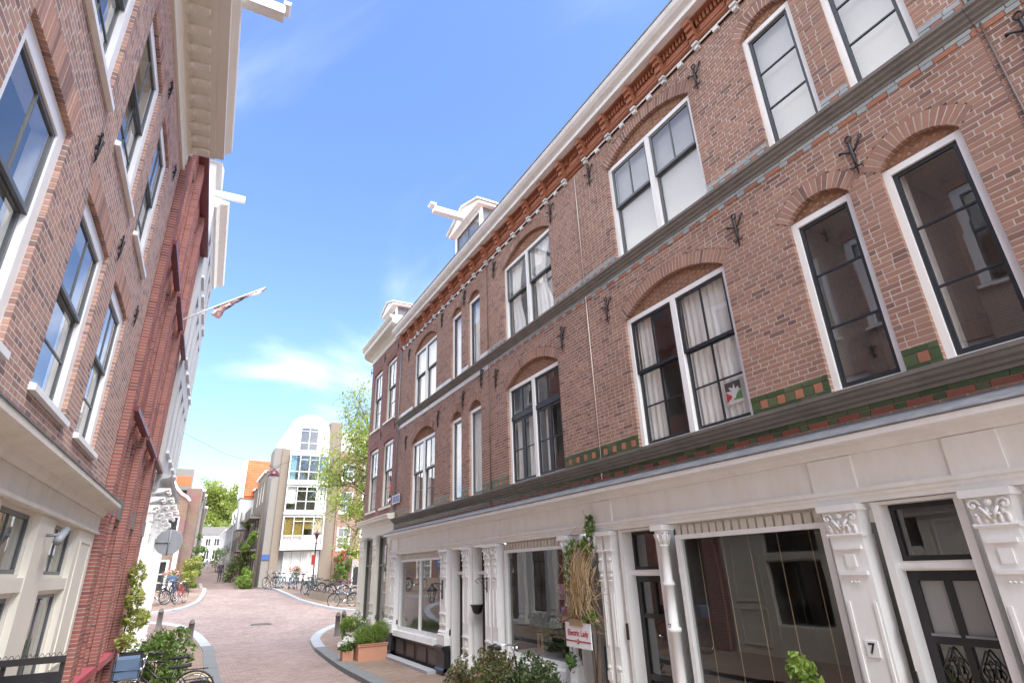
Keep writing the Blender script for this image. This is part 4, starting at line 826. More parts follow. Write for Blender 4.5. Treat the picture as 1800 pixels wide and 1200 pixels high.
# ---------------------------------------------------------------- left row
SL = .03; FL = Frame(-1.77, 0, math.atan2(1, SL))
hL = FL.thing('brown_brick_house', 'near left brown brick house with white sash windows and heavy cream cornice', 'house', 12.1)
w1 = [(-2.6, -1.1), (-.3, 1.2), (2.0, 3.5), (4.25, 5.74), (6.72, 8.26), (8.95, 10.42)]; w2 = [(-2.2, -.7), (.2, 1.7), (2.6, 4.1), (4.92, 6.42), (7.12, 8.72), (9.32, 10.76)]
opL = [(a, b, 4.28, 6.52, .03, .3) for a, b in w1]+[(a, b, 7.58, 9.95, .03, .22) for a, b in w2]
brick_wall(hL, FL, -6.0, 12.1, 3.72, 10.9, opL, 'brick_left', 'mortar', nbr=300, core=.3, rec=.0012, jit=.0006, jz=.0075, jx=.015)
for o in opL: arch_bricks(hL, o, 'brick_left', -.002)
for i, (a, b, z0, z1, r, t) in enumerate(opL): window(hL, a, b, z0, z1, 'd1' if i < 6 else 'd2', 'white_paint', 'sash_grey', y=.05, fw=.17, fd=.2, sill=1, curt=[(.12, .3, .02, .97, 0)] if i % 2 else None)
for x, zz in ((6.45, 6.95), (8.62, 6.88), (10.95, 6.8), (9.1, 10.35), (11.3, 10.2), (6.75, 10.35)): anchor(hL, x, zz, .42)
m = MB(); m.sweep([(-.1, 10.88), (.05, 10.88), (.08, 10.93), (.05, 10.98), (.05, 11.02), (.09, 11.06), (.09, 11.28), (.13, 11.32), (.16, 11.38), (.20, 11.4), (.60, 11.41), (.60, 11.44), (.78, 11.45), (.78, 11.6), (.82, 11.64), (.9, 11.72), (.92, 11.8), (-.1, 11.9)], [(-6, 0), (12.15, 0)]); co = m.build('cornice', 'cream_paint', hL)
x = -5.8
while x < 12:
    b = MB(); b.prism_x([(-.10, 11.30), (-.16, 11.30), (-.28, 11.34), (-.46, 11.35), (-.5, 11.405), (-.10, 11.405)], x, x+.16); b.tube([(x-.01, -.2, 11.33), (x+.17, -.2, 11.33)], .03, 8); b.tube([(x-.01, -.47, 11.37), (x+.17, -.47, 11.37)], .025, 8); b.build('modillion', 'cream_paint', co); x += .42
MB().box(8.0, 8.22, -1.6, -.3, 11.86, 12.06).sweep([(0, 12.06), (.1, 12.06), (.13, 12.1), (.13, 12.14), (0, 12.14)], [(7.97, -1.56), (8.25, -1.56)]).build('hoist_beam', 'white_paint', hL)
pantile_roof(hL, -6, 12.1, .2, 11.9, 4.0, 14.5, 'roof_dark')
# its wooden shopfront
MB().sweep([(-.1, 3.46), (.1, 3.46), (.13, 3.5), (.15, 3.56), (.30, 3.6), (.32, 3.62), (.32, 3.68), (-.1, 3.72)], [(-6, 0), (11.95, 0)]).build('shop_cornice', 'cream_weathered', hL)
MB().sweep([(.0, 3.69), (.33, 3.682), (.33, 3.70), (0, 3.79)], [(-6, 0), (11.95, 0)]).build('lead_flashing', 'lead', hL)
MB().box(-6, 11.9, -.08, .15, 3.2, 3.458).sweep([(.08, 3.18), (.11, 3.19), (.11, 3.23), (.08, 3.24)], [(-6, 0), (11.9, 0)]).build('shop_fascia', 'cream_weathered', hL)
bays = [(-5.8, -4.4), (-4.0, -2.7), (-2.3, -1.0), (-.6, .7), (1.1, 2.4), (2.8, 4.1), (4.5, 5.6), (6.75, 8.25), (9.0, 10.55)]
iv = gaps(-6, 11.9, bays)
for a, b in iv: MB().box(a, b, -.05, .2, 0, 3.2).build('shop_post', 'cream_paint', hL)
for a, b in iv:
    if b-a > .9:
        for z0, z1 in ((.3, 1.2), (1.35, 3.05)): rf = MB(); rectframe(rf, a+.25, b-.25, z0, z1, .035, -.065, -.05); rf.build('panel_moulding', 'cream_paint', hL)
for i, (a, b) in enumerate(bays):
    if i in (1, 4):
        MB().box(a, b, -.03, .2, 2.4, 2.55).build('transom', 'cream_paint', hL); d = MB().box(a, b, .15, .2, .1, 2.4).build('door', 'black_paint', hL); 
        for q in (.3, 1.3): rf = MB(); rectframe(rf, a+.2, b-.2, q, q+.85, .04, .135, .15); rf.build('panel_moulding', 'black_paint', d)
        sash(MB().box(a, b, .1, .13, 3.19, 3.2).build('transom_light', 'cream_paint', hL), a, b, 2.55, 3.19, .1, 1, 1, 'sash_dark'); continue
    MB().box(a, b, -.04, .19, 2.38, 2.52).build('transom', 'cream_paint', hL); MB().box(a, b, -.04, .19, .0, .8).build('stall_riser', 'cream_paint', hL)
    w = MB(); rectframe(w, a, b, .8, 2.38, .05, .02, .12); rectframe(w, a, b, 2.52, 3.2, .04, .02, .12); f = w.build('shop_window', 'cream_paint', hL); sash(f, a+.05, b-.05, .85, 2.33, .05, 2, 1, 'sash_grey', glass='glass_shop'); sash(f, a+.04, b-.04, 2.56, 3.16, .05, 2, 1, 'sash_grey', glass='glass_shop'); interior(f, a, b, .8, 3.2, .14, 2.0, 'room')
MB().tube([(8.62, -.06, 2.98), (8.62, -.18, 2.98)], .02, 8).tube([(8.5, -.2, 2.9), (8.8, -.2, 3.05)], .045, 10).build('spot_light', 'gutter_grey', hL)
# red brick block with piers
hM = FL.thing('red_brick_block', 'tall red brick block with vertical brick piers and deep grey windows', 'house', 12.1)
opM = []; wm = []
for k in range(3):
    xb = 12.1+2.7*k
    for a, b in ((xb+.5, xb+1.42), (xb+1.66, xb+2.58)):
        for z0, z1 in ((.95, 3.5), (4.0, 5.25), (6.9, 9.0), (10.4, 12.4)): opM.append((a, b, z0, z1, 0, 0))
brick_wall(hM, FL, 12.1, 20.2, 0.1, 13.2, opM, 'brick_red', 'mortar_grey', nbr=0, core=.4)
for k in range(3):
    xb = 12.1+2.7*k
    for a, b, o in ((xb+.02, xb+.46, .13), (xb+1.46, xb+1.62, .06)):
        p = brick_wall(hM, FL, a, b, .1, 13.1 if o > .1 else 12.6, [], 'brick_red', 'mortar_grey', y=-o, core=o-.008, depth=o-.002, nbr=100 if k == 0 and o > .1 else 0); p.name = 'pier'
    MB().box(xb+.3, xb+1.52, -.20, -.07, 5.45, 5.55).build('ledge', 'dark_red_paint', hM); MB().box(xb+1.56, xb+2.69, -.20, -.07, 5.45, 5.55).build('ledge', 'dark_red_paint', hM); MB().box(xb+.3, xb+1.52, -.20, -.07, 9.15, 9.25).build('ledge', 'dark_red_paint', hM); MB().box(xb+1.56, xb+2.69, -.20, -.07, 9.15, 9.25).build('ledge', 'dark_red_paint', hM)
    MB().box(xb+.48, xb+2.6, -.16, .1, .8, .94).build('sill', 'pink_ledge', hM)
for o in opM:
    f = window(hM, o[0], o[1], o[2], o[3], 'one', 'frame_grey', 'frame_grey', y=.2, fw=.05)
    if o[2] == 4.0: MB().box(o[0]+.01, o[1]-.01, -.04, .18, 3.62, 4.02).build('planter_box', 'frame_grey', f)
MB().sweep([(-.4, 13.1), (.24, 13.1), (.24, 13.24), (-.4, 13.3)], [(12.1, 0), (20.2, 0)]).build('coping', 'dark_red_paint', hM)
MB().box(12.1, 20.2, 3.2, 3.4, 0, 13.2).build('back_wall', 'brick_red', hM); MB().box(12.1, 20.2, .4, 3.2, 13.0, 13.09).build('roof', 'roof_dark', hM)
# pale stucco house with scroll consoles
hS = FL.thing('stucco_house', 'tall pale stucco house with scroll consoles beside the red brick block', 'house', 20.2)
opS = [(a, b, z0, z1, 0, 0) for a, b in ((20.9, 21.9), (22.6, 23.6), (24.3, 25.3), (26.0, 26.8)) for z0, z1 in ((6.3, 8.7), (9.5, 11.9), (12.7, 14.6))]
def plain_wall(th, x0, x1, z0, z1, ops, mat, y=0., d=.25):
    zs = sorted({z0, z1}|{o[2] for o in ops}|{o[3] for o in ops}); m = MB()
    for a, b in zip(zs, zs[1:]):
        iv = [(x0, x1)]
        for o in ops:
            if o[2] <= (a+b)/2 < o[3]: iv = sub(iv, o[0], o[1])
        for p, q in iv: m.box(p, q, y, y+d, a, b)
    return m.build('wall', mat, th)
plain_wall(hS, 20.2, 27.4, 5.5, 15.4, opS, 'stucco_grey', -.12); plain_wall(hS, 20.2, 27.4, .1, 5.5, [(21.2, 22.4, .6, 4.2, 0, 0), (23.4, 24.6, .2, 4.2, 0, 0)], 'stucco_white', 0.)
for o in opS: window(hS, o[0], o[1], o[2], o[3], 'd1', 'white_paint', 'sash_dark', y=.0, fw=.08); MB().box(o[0]-.08, o[1]+.08, -.2, -.1, o[2]-.1, o[2]).build('sill', 'stucco_white', hS)
for a, b, z0, z1 in ((21.2, 22.4, .6, 4.2), (23.4, 24.6, .2, 4.2)): window(hS, a, b, z0, z1, 'd2', 'white_paint', 'sash_dark', y=.08, fw=.1)
MB().sweep([(-.05, 5.0), (.1, 5.0), (.14, 5.08), (.16, 5.3), (.4, 5.36), (.44, 5.44), (-.05, 5.52)], [(20.25, 0), (27.5, 0)]).build('entablature', 'stucco_grey', hS); MB().sweep([(.0, 15.3), (.2, 15.3), (.3, 15.45), (.55, 15.5), (.6, 15.6), (0, 15.7)], [(20.2, 0), (27.4, 0)]).build('cornice', 'white_paint', hS)
for a, b in ((20.3, 20.8), (22.65, 23.15), (24.85, 25.35), (26.85, 27.4)):
    pilaster(hS, a, b, .15, 4.4, -.08, True); s = MB()
    for j in range(3):
        zc = 4.95-.25*j; yc = -.42+.1*j; s.prism_x([(0, zc+.1), (yc-.05, zc+.1), (yc-.05, zc+.05), (0, zc-.08)], a+.04, b-.04)
        for e in (a, b): s.tube([(e, yc+(.1-.012*t)*math.cos(t*.9), zc-.02+(.1-.012*t)*math.sin(t*.9)) for t in range(8)], .022, 6)
    s.build('scroll_console', 'white_paint', hS)
pantile_roof(hS, 20.2, 27.4, .3, 15.7, 2.6, 18.6, 'roof_dark'); MB().box(20.2, 20.5, .3, 5, 13, 17.0).build('side_wall', 'stucco_white', hS); MB().box(21.6, 24.4, .2, 2.2, 15.6, 18.2).prism([(21.4, 18.2), (24.6, 18.2), (23, 19.0)], .0, 2.2).build('roof_gable', 'stucco_white', hS); MB().box(22.9, 23.1, -1.0, .3, 17.6, 17.85).build('hoist_beam', 'white_paint', hS)
MB().box(20.21, 21.4, .5, .9, 15.8, 17.0).build('boarded_dormer', 'stucco_grey', hS)
# flag on the red block
fl = FL.thing('flag', 'patterned flag furled on a slanting white pole above the street', 'flag', 17.4, None, 0, 9.3)
MB().tube([(17.4, -.05, 9.4), (17.7, -1.0, 10.25), (18.1, -2.2, 11.3)], [.025, .022, .012], 8).build('pole', 'white_paint', fl)
vs = []; fs = []; n = 22
for i in range(n+1):
    t = i/n; px, py, pz = 17.64+.45*t, -.85-1.33*t, 10.1+1.18*t; w = .34*(1-t)**.7*(.5+.5*math.sin(math.pi*min(1, t*4+.2)))+.02
    for j in range(7): u = j/6; a = 6*t+u*7; vs.append((px+.07*math.sin(a)*u+.03, py+.10*math.cos(a*1.3)*u, pz-w*u*(1+.15*math.sin(9*t))))
for i in range(n):
    for j in range(6): fs.append((i*7+j, i*7+j+1, (i+1)*7+j+1, (i+1)*7+j))
mb = MB(); mb.add(vs, fs, True); mb.build('cloth', 'flag_print', fl)
# ---------------------------------------------------------------- across the bridge: the buildings
FB = Frame(0, 50, 0)
hN = FB.thing('modern_house', 'modern house with white glazed bay and barrel roof between brown piers', 'house', 5.0)
MB().box(5.3, 6.5, 0, 2.6, 0, 12.4).build('side_block', 'concrete_grey', hN); MB().box(9.7, 10.7, .1, 9, 0, 15.0).build('pier', 'concrete_brown', hN); MB().box(5.9, 6.5, -.12, 0, 1, 12.3).build('pier', 'concrete_brown', hN)
MB().box(6.5, 9.7, .3, 9, 1, 12.2).build('core', 'room', hN)
for i, (z0, z1) in enumerate(((4.28, 6.9), (6.97, 9.3), (9.38, 11.9))):
    m = MB(); m.box(6.5, 9.75, -.45, .28, z0, z0+.3); rectframe(m, 6.5, 9.75, z0+.3, z1, .1, -.45, -.3); f = m.build('bay_window', 'bay_white', hN); b = MB(); hz = z0+.3+.75
    b.box(6.6, 9.65, -.43, -.34, hz, hz+.07)
    for x in (7.35, 8.12, 8.9): b.box(x-.035, x+.035, -.44, -.33, z0+.3, z1-.1)
    b.box(7.385, 8.865, -.43, -.34, z1-.45, z1-.4); b.build('glazing_bars', 'bay_white', f)
    xs_ = [6.6, 7.315, 7.385, 8.085, 8.155, 8.865, 8.935, 9.65]
    for k in range(4):
        MB().quad((xs_[2*k], -.38, z0+.3), (xs_[2*k+1], -.38, z0+.3), (xs_[2*k+1], -.38, hz), (xs_[2*k], -.38, hz)).build('pane', 'glass', f); MB().quad((xs_[2*k], -.38, hz+.07), (xs_[2*k+1], -.38, hz+.07), (xs_[2*k+1], -.38, z1-.1), (xs_[2*k], -.38, z1-.1)).build('pane', 'glass', f)
    interior(f, 6.52, 9.73, z0+.31, z1, -.29, .29, 'room_dark')
    if i == 0:
        for a, b_, zz in ((6.65, 7.3, hz+.05), (7.4, 8.08, hz+.05), (8.16, 8.86, hz+.55), (8.94, 9.6, hz+.3)): MB().box(a, b_, -.28, -.26, zz, z1-.12).build('blind_or_sky_sheet', 'blind_yellow', f)
        curtain(f, 6.6, 9.6, z0+.32, hz, -.2)
    elif i == 1: curtain(f, 6.6, 7.3, z0+.9, z1-.1, -.2); curtain(f, 8.95, 9.6, z0+.3, z1-.1, -.2)
    else: curtain(f, 6.6, 7.1, z0+.3, z1-.1, -.2, 'curtain_blue'); curtain(f, 9.1, 9.6, z0+.3, z1-.1, -.2, 'curtain_blue')
a = [(6.15, 11.92)]+[(7.93-1.7*math.cos(math.pi*t/12), 14.0+1.45*math.sin(math.pi*t/12)) for t in range(13)]+[(9.7, 11.92)]
MB().prism(a, -.1, 9).build('barrel_roof', 'bay_white', hN); f = MB(); rectframe(f, 7.15, 8.7, 12.25, 14.3, .09, -.17, -.1); f.box(7.24, 8.61, -.16, -.11, 12.9, 12.97); f.box(7.89, 7.96, -.165, -.115, 12.34, 14.21); f.box(7.24, 8.61, -.155, -.112, 13.95, 14.0); wf = f.build('attic_window', 'bay_white', hN)
MB().quad((7.2, -.12, 12.3), (8.65, -.12, 12.3), (8.65, -.12, 14.25), (7.2, -.12, 14.25)).build('pane', 'glass', wf); MB().quad((7.2, -.105, 12.3), (8.65, -.105, 12.3), (8.65, -.105, 14.25), (7.2, -.105, 14.25)).build('dark_backing', 'room_dark', wf)
f = MB(); rectframe(f, 6.9, 9.65, 2.0, 4.2, .08, .1, .2); 
for x in (7.6, 8.3, 9.0): f.box(x-.03, x+.03, .11, .19, 2.08, 4.12)
f.build('ground_floor_window', 'bay_white', hN); gw = bpy.data.objects['ground_floor_window']; MB().quad((6.95, .16, 2.05), (9.6, .16, 2.05), (9.6, .16, 4.15), (6.95, .16, 4.15)).build('pane', 'glass', gw); curtain(gw, 6.98, 9.57, 2.08, 4.12, .24)
MB().box(5.3, 5.85, -.06, -.02, 3.6, 4.0).build('street_name_plate', 'blue_sign', hN)
hO = FB.thing('brown_canal_house', 'brown brick canal house with white windows behind the roses', 'house', 10.72)
ops = [(a, a+1.15, z0, z1, 0, 0) for a in (10.95, 12.85, 14.8) for z0, z1 in ((4.25, 6.1), (7.2, 9.0), (9.9, 11.4))]+[(12.4, 13.5, 1.3, 3.55, 0, 0), (14.2, 15.6, 1.9, 3.6, 0, 0)]
brick_wall(hO, FB, 10.72, 18, .8, 12.4, ops, 'brick_corner', 'mortar_grey', nbr=0, core=.25)
for o in ops:
    if o[2] == 1.3: MB().box(o[0], o[1], .1, .2, o[2], 2.9).build('door', 'black_paint', hO); f = MB(); rectframe(f, o[0], o[1], 1.3, 3.55, .12, .02, .14); f.box(o[0]+.12, o[1]-.12, .03, .13, 2.9, 3.0); f.build('door_case', 'white_paint', hO); continue
    window(hO, o[0], o[1], o[2], o[3], 'd2', 'white_paint', 'white_paint', y=.04, fw=.09, sill=1, curt=[(.1, .9, .02, .5, 0)] if o[2] < 4 else None)
MB().box(10.75, 14.5, .2, 5, 12.4, 14.2).build('roof_storey', 'stucco_white', hO)
# right-hand row of the far street, seen very obliquely
FF = Frame(5.0, 59, -math.pi/2)
def far_house(label, y0, y1, zt, mat, roof=None, cols=3, storeys=3, X=5.0, fr=None, zb=1.0, win='d1', kindname='row_house', group='houses of the far street'):
    left = fr == 'L'; F_ = Frame(X, y0, math.atan2(1, .01)) if left else Frame(X, y1, -math.pi/2); L_ = y1-y0
    th = F_.thing(kindname, label, 'house', 0, group); gz = g(X, (y0+y1)/2); ops = []; sh = (zt-gz-.6)/storeys
    for s in range(storeys):
        for c in range(cols): w = L_/cols; ops.append((c*w+w*.22, c*w+w*.78, gz+.9+s*sh, gz+.9+s*sh+sh*.62, 0, 0))
    wl = plain_wall(th, 0, L_, zb-1, zt, ops, mat); MB().box(0, L_, .26, 6, zb-1, zt-.01).build('core', 'room_dark', th); MB().box(0, .12, .25, 6, zb-1, zt).build('end_wall', mat, th); MB().box(L_-.12, L_, .25, 6, zb-1, zt).build('end_wall', mat, th)
    for o in ops: window_simple(th, *o[:4])
    MB().sweep([(-.1, zt-.15), (.15, zt-.15), (.22, zt), (-.1, zt+.08)], [(0, 0), (L_, 0)]).build('cornice', 'white_paint', th)
    if roof: pantile_roof(th, 0, L_, .1, zt+.05, 3, zt+roof[1], roof[0])
    return th, F_, L_
def window_simple(th, x0, x1, z0, z1):
    f = MB(); rectframe(f, x0, x1, z0, z1, .07, .06, .14); f.box((x0+x1)/2-.03, (x0+x1)/2+.03, .065, .135, z0+.07, z1-.07); f = f.build('window', 'white_paint', th); MB().quad((x0+.05, .1, z0+.05), (x1-.05, .1, z0+.05), (x1-.05, .1, z1-.05), (x0+.05, .1, z1-.05)).build('pane', 'glass', f)
t, F_, L_ = far_house('grey concrete row house with planted balconies beyond the modern house', 59.2, 64.5, 10.2, 'concrete_grey')
for zz in (4.6, 7.2): MB().box(.4, L_-.4, -.9, -.0, zz, zz+.14).box(.4, L_-.4, -.9, -.84, zz+.14, zz+.9).build('balcony', 'concrete_grey', t)
t2, F2, L2 = far_house('row house with bright orange tiled gable roof in the far street', 64.6, 70.0, 10.4, 'brick_far', cols=3); MB().box(0, .3, .0, 5, 10.4, 11.5).build('gable_wall', 'stucco_white', t2)
th_ = thing('orange_roof_house', 'gable with steep orange tiled roof rising above the far row', 'house', (5.2, 55.0, 0)); pantile_roof(th_, -.4, 2.6, 0, 11.0, 2.2, 14.6, 'roof_orange'); MB().box(-.6, 2.6, .1, 3, 8.0, 10.95).build('wall', 'stucco_white', th_); MB().box(-.75, -.45, -.1, 2.6, 10.9, 14.4).build('gable_edge', 'white_paint', th_)
th_.location = (3.9+.6, 60.2, -1.4)
far_house('plain tan row house with wide windows midway down the far street', 70.1, 80, 9.2, 'concrete_brown', cols=5, storeys=2, X=4.9); far_house('white framed row house further down the far street', 80.1, 94, 8.6, 'stucco_grey', cols=6, storeys=2, X=4.8); far_house('last pale row house before the end of the far street', 94.1, 112, 8.9, 'stucco_white', cols=6, storeys=2, X=4.8)
t0_, F0_, L0_ = far_house('grey row house with ivy and balconies right behind the modern house', 52.7, 59.1, 10.9, 'concrete_brown', cols=3, X=5.15)
for zz in (4.4, 7.0): MB().box(.5, L0_-.6, -.8, -.0, zz, zz+.14).box(.5, L0_-.6, -.8, -.74, zz+.14, zz+.9).build('balcony', 'concrete_grey', t0_)
dc = thing('drain_cover', 'rectangular iron drain cover set in the road before the bridge', 'drain cover', (3.6, 31.0, g(3.6, 31.0)))
MB().box(-.45, .45, -.3, .3, -.02, .012).build('frame', 'granite_dark', dc)
for i in range(6): MB().box(-.38+.13*i, -.30+.13*i, -.24, .24, .012, .018).build('bar', 'iron', dc)
# pergola on a roof terrace
pg = thing('roof_pergola', 'white slatted pergola on a roof terrace of the far street', 'pergola', (4.8, 80.5, 8.75))
for i in range(7): MB().box(0, 3.0, i*.9, i*.9+.12, 1.5+.0, 1.62).build('slat', 'white_paint', pg)
for px, py in ((.05, 0), (.05, 5.4), (2.9, 0), (2.9, 5.4)): MB().box(px, px+.12, py, py+.12, 0, 1.5).build('post', 'white_paint', pg)
# left side of the far street
FG = Frame(0, 42, 0)
h4 = FG.thing('gable_house', 'brown canal house with curved white-edged gable across the bridge on the left', 'house', -.3)
op4 = [(-1.85, -.62, 4.55, 6.15, 0, 0), (-1.75, -.75, 1.7, 3.6, 0, 0), (-4.2, -3.0, 4.55, 6.15, 0, 0), (-4.2, -3.0, 1.7, 3.6, 0, 0)]
plain_wall(h4, -6, -.3, .5, 7.0, op4, 'brick_far'); MB().prism([(-6, 7.0), (-.3, 7.0), (-.42, 7.25), (-.75, 7.45), (-1.1, 7.8), (-1.4, 8.4), (-2.2, 9.2), (-6, 9.2)], 0, .25).build('gable', 'brick_far', h4)
MB().tube([(-.22, -.03, 7.05), (-.42, -.03, 7.3), (-.75, -.03, 7.5), (-1.1, -.03, 7.85), (-1.4, -.03, 8.45), (-2.2, -.03, 9.25)], .09, 8).build('gable_edge', 'white_paint', h4)
for o in op4: window(h4, o[0], o[1], o[2], o[3], 'd2', 'white_paint', 'white_paint' if o[2] < 3 else 'sash_dark', y=.05, fw=.09)
MB().box(-.62, -.36, -.04, -.01, 1.6, 4.2).build('blue_panel', 'stucco_white', h4); MB().box(-.5, .35, .3, 8, 0, 7.9).build('side_wall', 'brick_far', h4)
MB().box(-1.5, -.3, 2, 5, 8.0, 9.4).build('roof_box', 'concrete_grey', h4); MB().box(-1.5, -.35, 1.99, 2.0, 8.3, 8.9).build('red_tiles', 'roof_orange', h4)
far_house('tan narrow row house with white bay across the bridge on the left', 50.4, 57, 8.9, 'concrete_brown', cols=2, storeys=3, X=.5, fr='L'); far_house('grey brick row house second along the left of the far street', 57.1, 68, 9.3, 'stucco_grey', cols=4, storeys=3, X=.75, fr='L'); far_house('pale row house furthest along the left of the far street', 68.1, 96, 9.4, 'concrete_brown', cols=8, storeys=2, X=1.2, fr='L')
FE = Frame(0, 122, 0); hX = FE.thing('white_end_house', 'white house closing the end of the far street under the trees', 'house', 1); opx = [(x, x+.9, z0, z1, 0, 0) for x in (1.6, 3.0, 4.4, 5.8) for z0, z1 in ((5.6, 7.2), (7.9, 9.2))]; plain_wall(hX, .5, 8, 4.5, 9.9, opx, 'stucco_white'); MB().box(.5, 8, .3, 6, 4.5, 9.8).build('core', 'room_dark', hX); MB().prism_x([(-.2, 9.9), (6, 9.9), (3, 11.5)], .5, 8).build('roof', 'roof_dark', hX)
for o in opx: window_simple(hX, *o[:4])
# ---------------------------------------------------------------- trees
tree('street_tree', 'large light green tree rising over the end of the far street', (5.0, 134, 5), 5, (-.2, 0, 9.6), (6.6, 5, 8.2), 18000, .42, 'leaf_tree', 60, 'trees', .35, 3)
tree('canal_tree', 'sparse spring tree with fresh leaves behind the rounded corner house', (11.1, 35.5, .5), 4.8, (-1.9, .2, 8.2), (3.3, 2.6, 5.6), 13000, .17, 'leaf_tree', 60, 'trees', .22, 5, (-.2, 0))
# ---------------------------------------------------------------- bicycles
def bicycle(name, label, frame_mat, loc, head, lean=0., group='bicycles parked by the bridge', basket=None, tyre='rubber', proto={}):
    key = (frame_mat, tyre, basket)
    t = thing(name, label, 'bicycle', loc, head, group); t.rotation_euler = (lean, 0, head)
    for wx in (0, 1.06):
        w = MB(); w.tube([(wx+.335*math.cos(i*math.pi/12), 0, .345+.335*math.sin(i*math.pi/12)) for i in range(24)], .02, 6, closed=True); w = w.build('wheel', tyre, t)
        r = MB(); r.tube([(wx+.305*math.cos(i*math.pi/12), 0, .345+.305*math.sin(i*math.pi/12)) for i in range(24)], .011, 5, closed=True); r.build('rim', 'chrome', w)
        s = MB()
        for i in range(14): a = i*math.pi/7; s.tube([(wx+.03*math.cos(a+.5), .025*(-1)**i, .345+.03*math.sin(a+.5)), (wx+.3*math.cos(a), 0, .345+.3*math.sin(a))], .0022, 3)
        s.tube([(wx, -.04, .345), (wx, .04, .345)], .02, 8); s.build('spokes', 'chrome', w, 'stuff')
        f = MB(); f.tube([(wx+.37*math.cos(a), 0, .345+.37*math.sin(a)) for a in np.linspace(.35 if wx == 0 else .5, 2.9 if wx == 0 else 2.3, 10)], .018, 5); f.build('mudguard', 'black_paint', t)
    m = MB(); bb = (.46, 0, .30); st = (.33, 0, .80); hd = (.88, 0, .88); hb = (.91, 0, .68)
    m.tube([bb, st], .017, 7); m.tube([bb, (.7, 0, .42), hb], .02, 7); m.tube([(.38, 0, .62), (.62, 0, .66), hd], .016, 7); m.tube([hb, hd], .02, 7)
    for s in (-1, 1): m.tube([bb, (0, s*.05, .345)], .01, 5); m.tube([st, (0, s*.05, .345)], .009, 5)
    m.build('frame', frame_mat, t); f = MB()
    for s in (-1, 1): f.tube([hb, (.95, s*.05, .6), (1.02, s*.05, .45), (1.06, s*.05, .345)], .011, 5)
    f.build('fork', frame_mat, t); h = MB(); h.tube([hd, (.85, 0, 1.04)], .013, 6); h.tube([(.62, -.3, 1.06), (.72, -.29, 1.08), (.84, -.2, 1.09), (.87, 0, 1.05), (.84, .2, 1.09), (.72, .29, 1.08), (.62, .3, 1.06)], .011, 6); h = h.build('handlebar', 'chrome', t)
    for s in (-1, 1): MB().tube([(.56, s*.305, 1.055), (.7, s*.295, 1.078)], .017, 7).build('grip', 'rubber', h)
    MB().tube([(.86, .06, .98), (.92, .06, .98)], [.035, .045], 9).build('headlight', 'chrome', h)
    s = MB(); s.tube([st, (.32, 0, .93)], .012, 6); n = 8; sv = []
    for zz in (.93, .985):
        for x, yw in ((.14, .03), (.16, .095), (.24, .1), (.34, .05), (.46, .022), (.48, .008)): sv += [(x, -yw, zz+(.012 if x < .2 else 0)), (x, yw, zz+(.012 if x < .2 else 0))]
    fs = []
    for i in range(5): fs += [(2*i, 2*i+1, 2*i+3, 2*i+2), (12+2*i, 12+2*i+2, 12+2*i+3, 12+2*i+1), (2*i, 2*i+2, 12+2*i+2, 12+2*i), (2*i+1, 12+2*i+1, 12+2*i+3, 2*i+3)]
    fs += [(0, 12, 13, 1), (10, 11, 23, 22)]; s.add(sv, fs, True); s.build('saddle', 'rubber', t)
    c = MB(); c.tube([(.46, -.07, .30), (.46, .07, .30)], .018, 8); c.tube([(.46, .07, .30), (.58, .075, .2)], .009, 5); c.tube([(.46, -.07, .30), (.34, -.075, .4)], .009, 5); c.box(.54, .63, .08, .16, .185, .21); c.box(.29, .38, -.16, -.08, .39, .415); c.lathe([(.09, -.004), (.09, .004)], (0, 0, 0), 14); c.xf(Matrix.Translation((.46, .05, .30)) @ Matrix.Rotation(math.pi/2, 4, 'X'), len(c.v)-28); c.build('crank', 'chrome', t)
    k = MB(); k.box(-.22, .22, -.07, -.055, .735, .75); k.box(-.22, .22, .055, .07, .735, .75)
    for x in (-.2, -.05, .1, .2): k.box(x, x+.012, -.055, .055, .737, .748)
    for s_ in (-1, 1): k.tube([(-.15, s_*.06, .74), (0, s_*.055, .36)], .006, 4)
    k.build('rack', 'iron', t)
    if basket:
        b = MB(); x0, x1, y0, y1, z0, z1 = (.92, 1.28, -.22, .22, .86, 1.12)
        for zz in (z0, (z0+z1)/2, z1): rectf = [(x0, y0, zz), (x1, y0, zz), (x1, y1, zz), (x0, y1, zz)]; b.tube(rectf, .012, 5, closed=True)
        if basket == 'crate':
            b.box(x0, x1, y0, y1, z0, z0+.02); b.box(x0, x0+.015, y0, y1, z0, z1); b.box(x1-.015, x1, y0, y1, z0, z1); b.box(x0, x1, y0, y0+.015, z0, z1); b.box(x0, x1, y1-.015, y1, z0, z1)
        else:
            for i in range(9): yy = y0+(y1-y0)*i/8; b.tube([(x0, yy, z1), (x0, yy, z0), (x1, yy, z0), (x1, yy, z1)], .004, 4)
        b.build('crate' if basket == 'crate' else 'basket', 'crate_black' if basket == 'crate' else ('denim' if basket == 'denim' else 'iron'), t)
        if basket == 'denim': MB().prism_x([(-.2, .87), (.2, .87), (.23, 1.15), (.1, 1.2), (-.12, 1.17), (-.23, 1.13)], .94, 1.26).build('bag', 'denim', t)
    return t
bicycle('bicycle', 'black bicycle with cream tyres and black crate beside the leafy bush', 'black_paint', (.52, 13.6, .1), math.pi*.98, .08, 'bicycles in the left foreground', 'crate', 'tyre_cream')
bicycle('bicycle', 'black bicycle carrying a blue denim bag at the bottom left', 'black_paint', (.55, 12.3, .1), math.pi*1.03, .1, 'bicycles in the left foreground', 'denim')
bicycle('bicycle', 'bicycle with chrome handlebar rising from the shrub by the shop', 'black_paint', (5.45, 10.75, .1), -math.pi*.46, .12, 'bicycles in the right foreground')
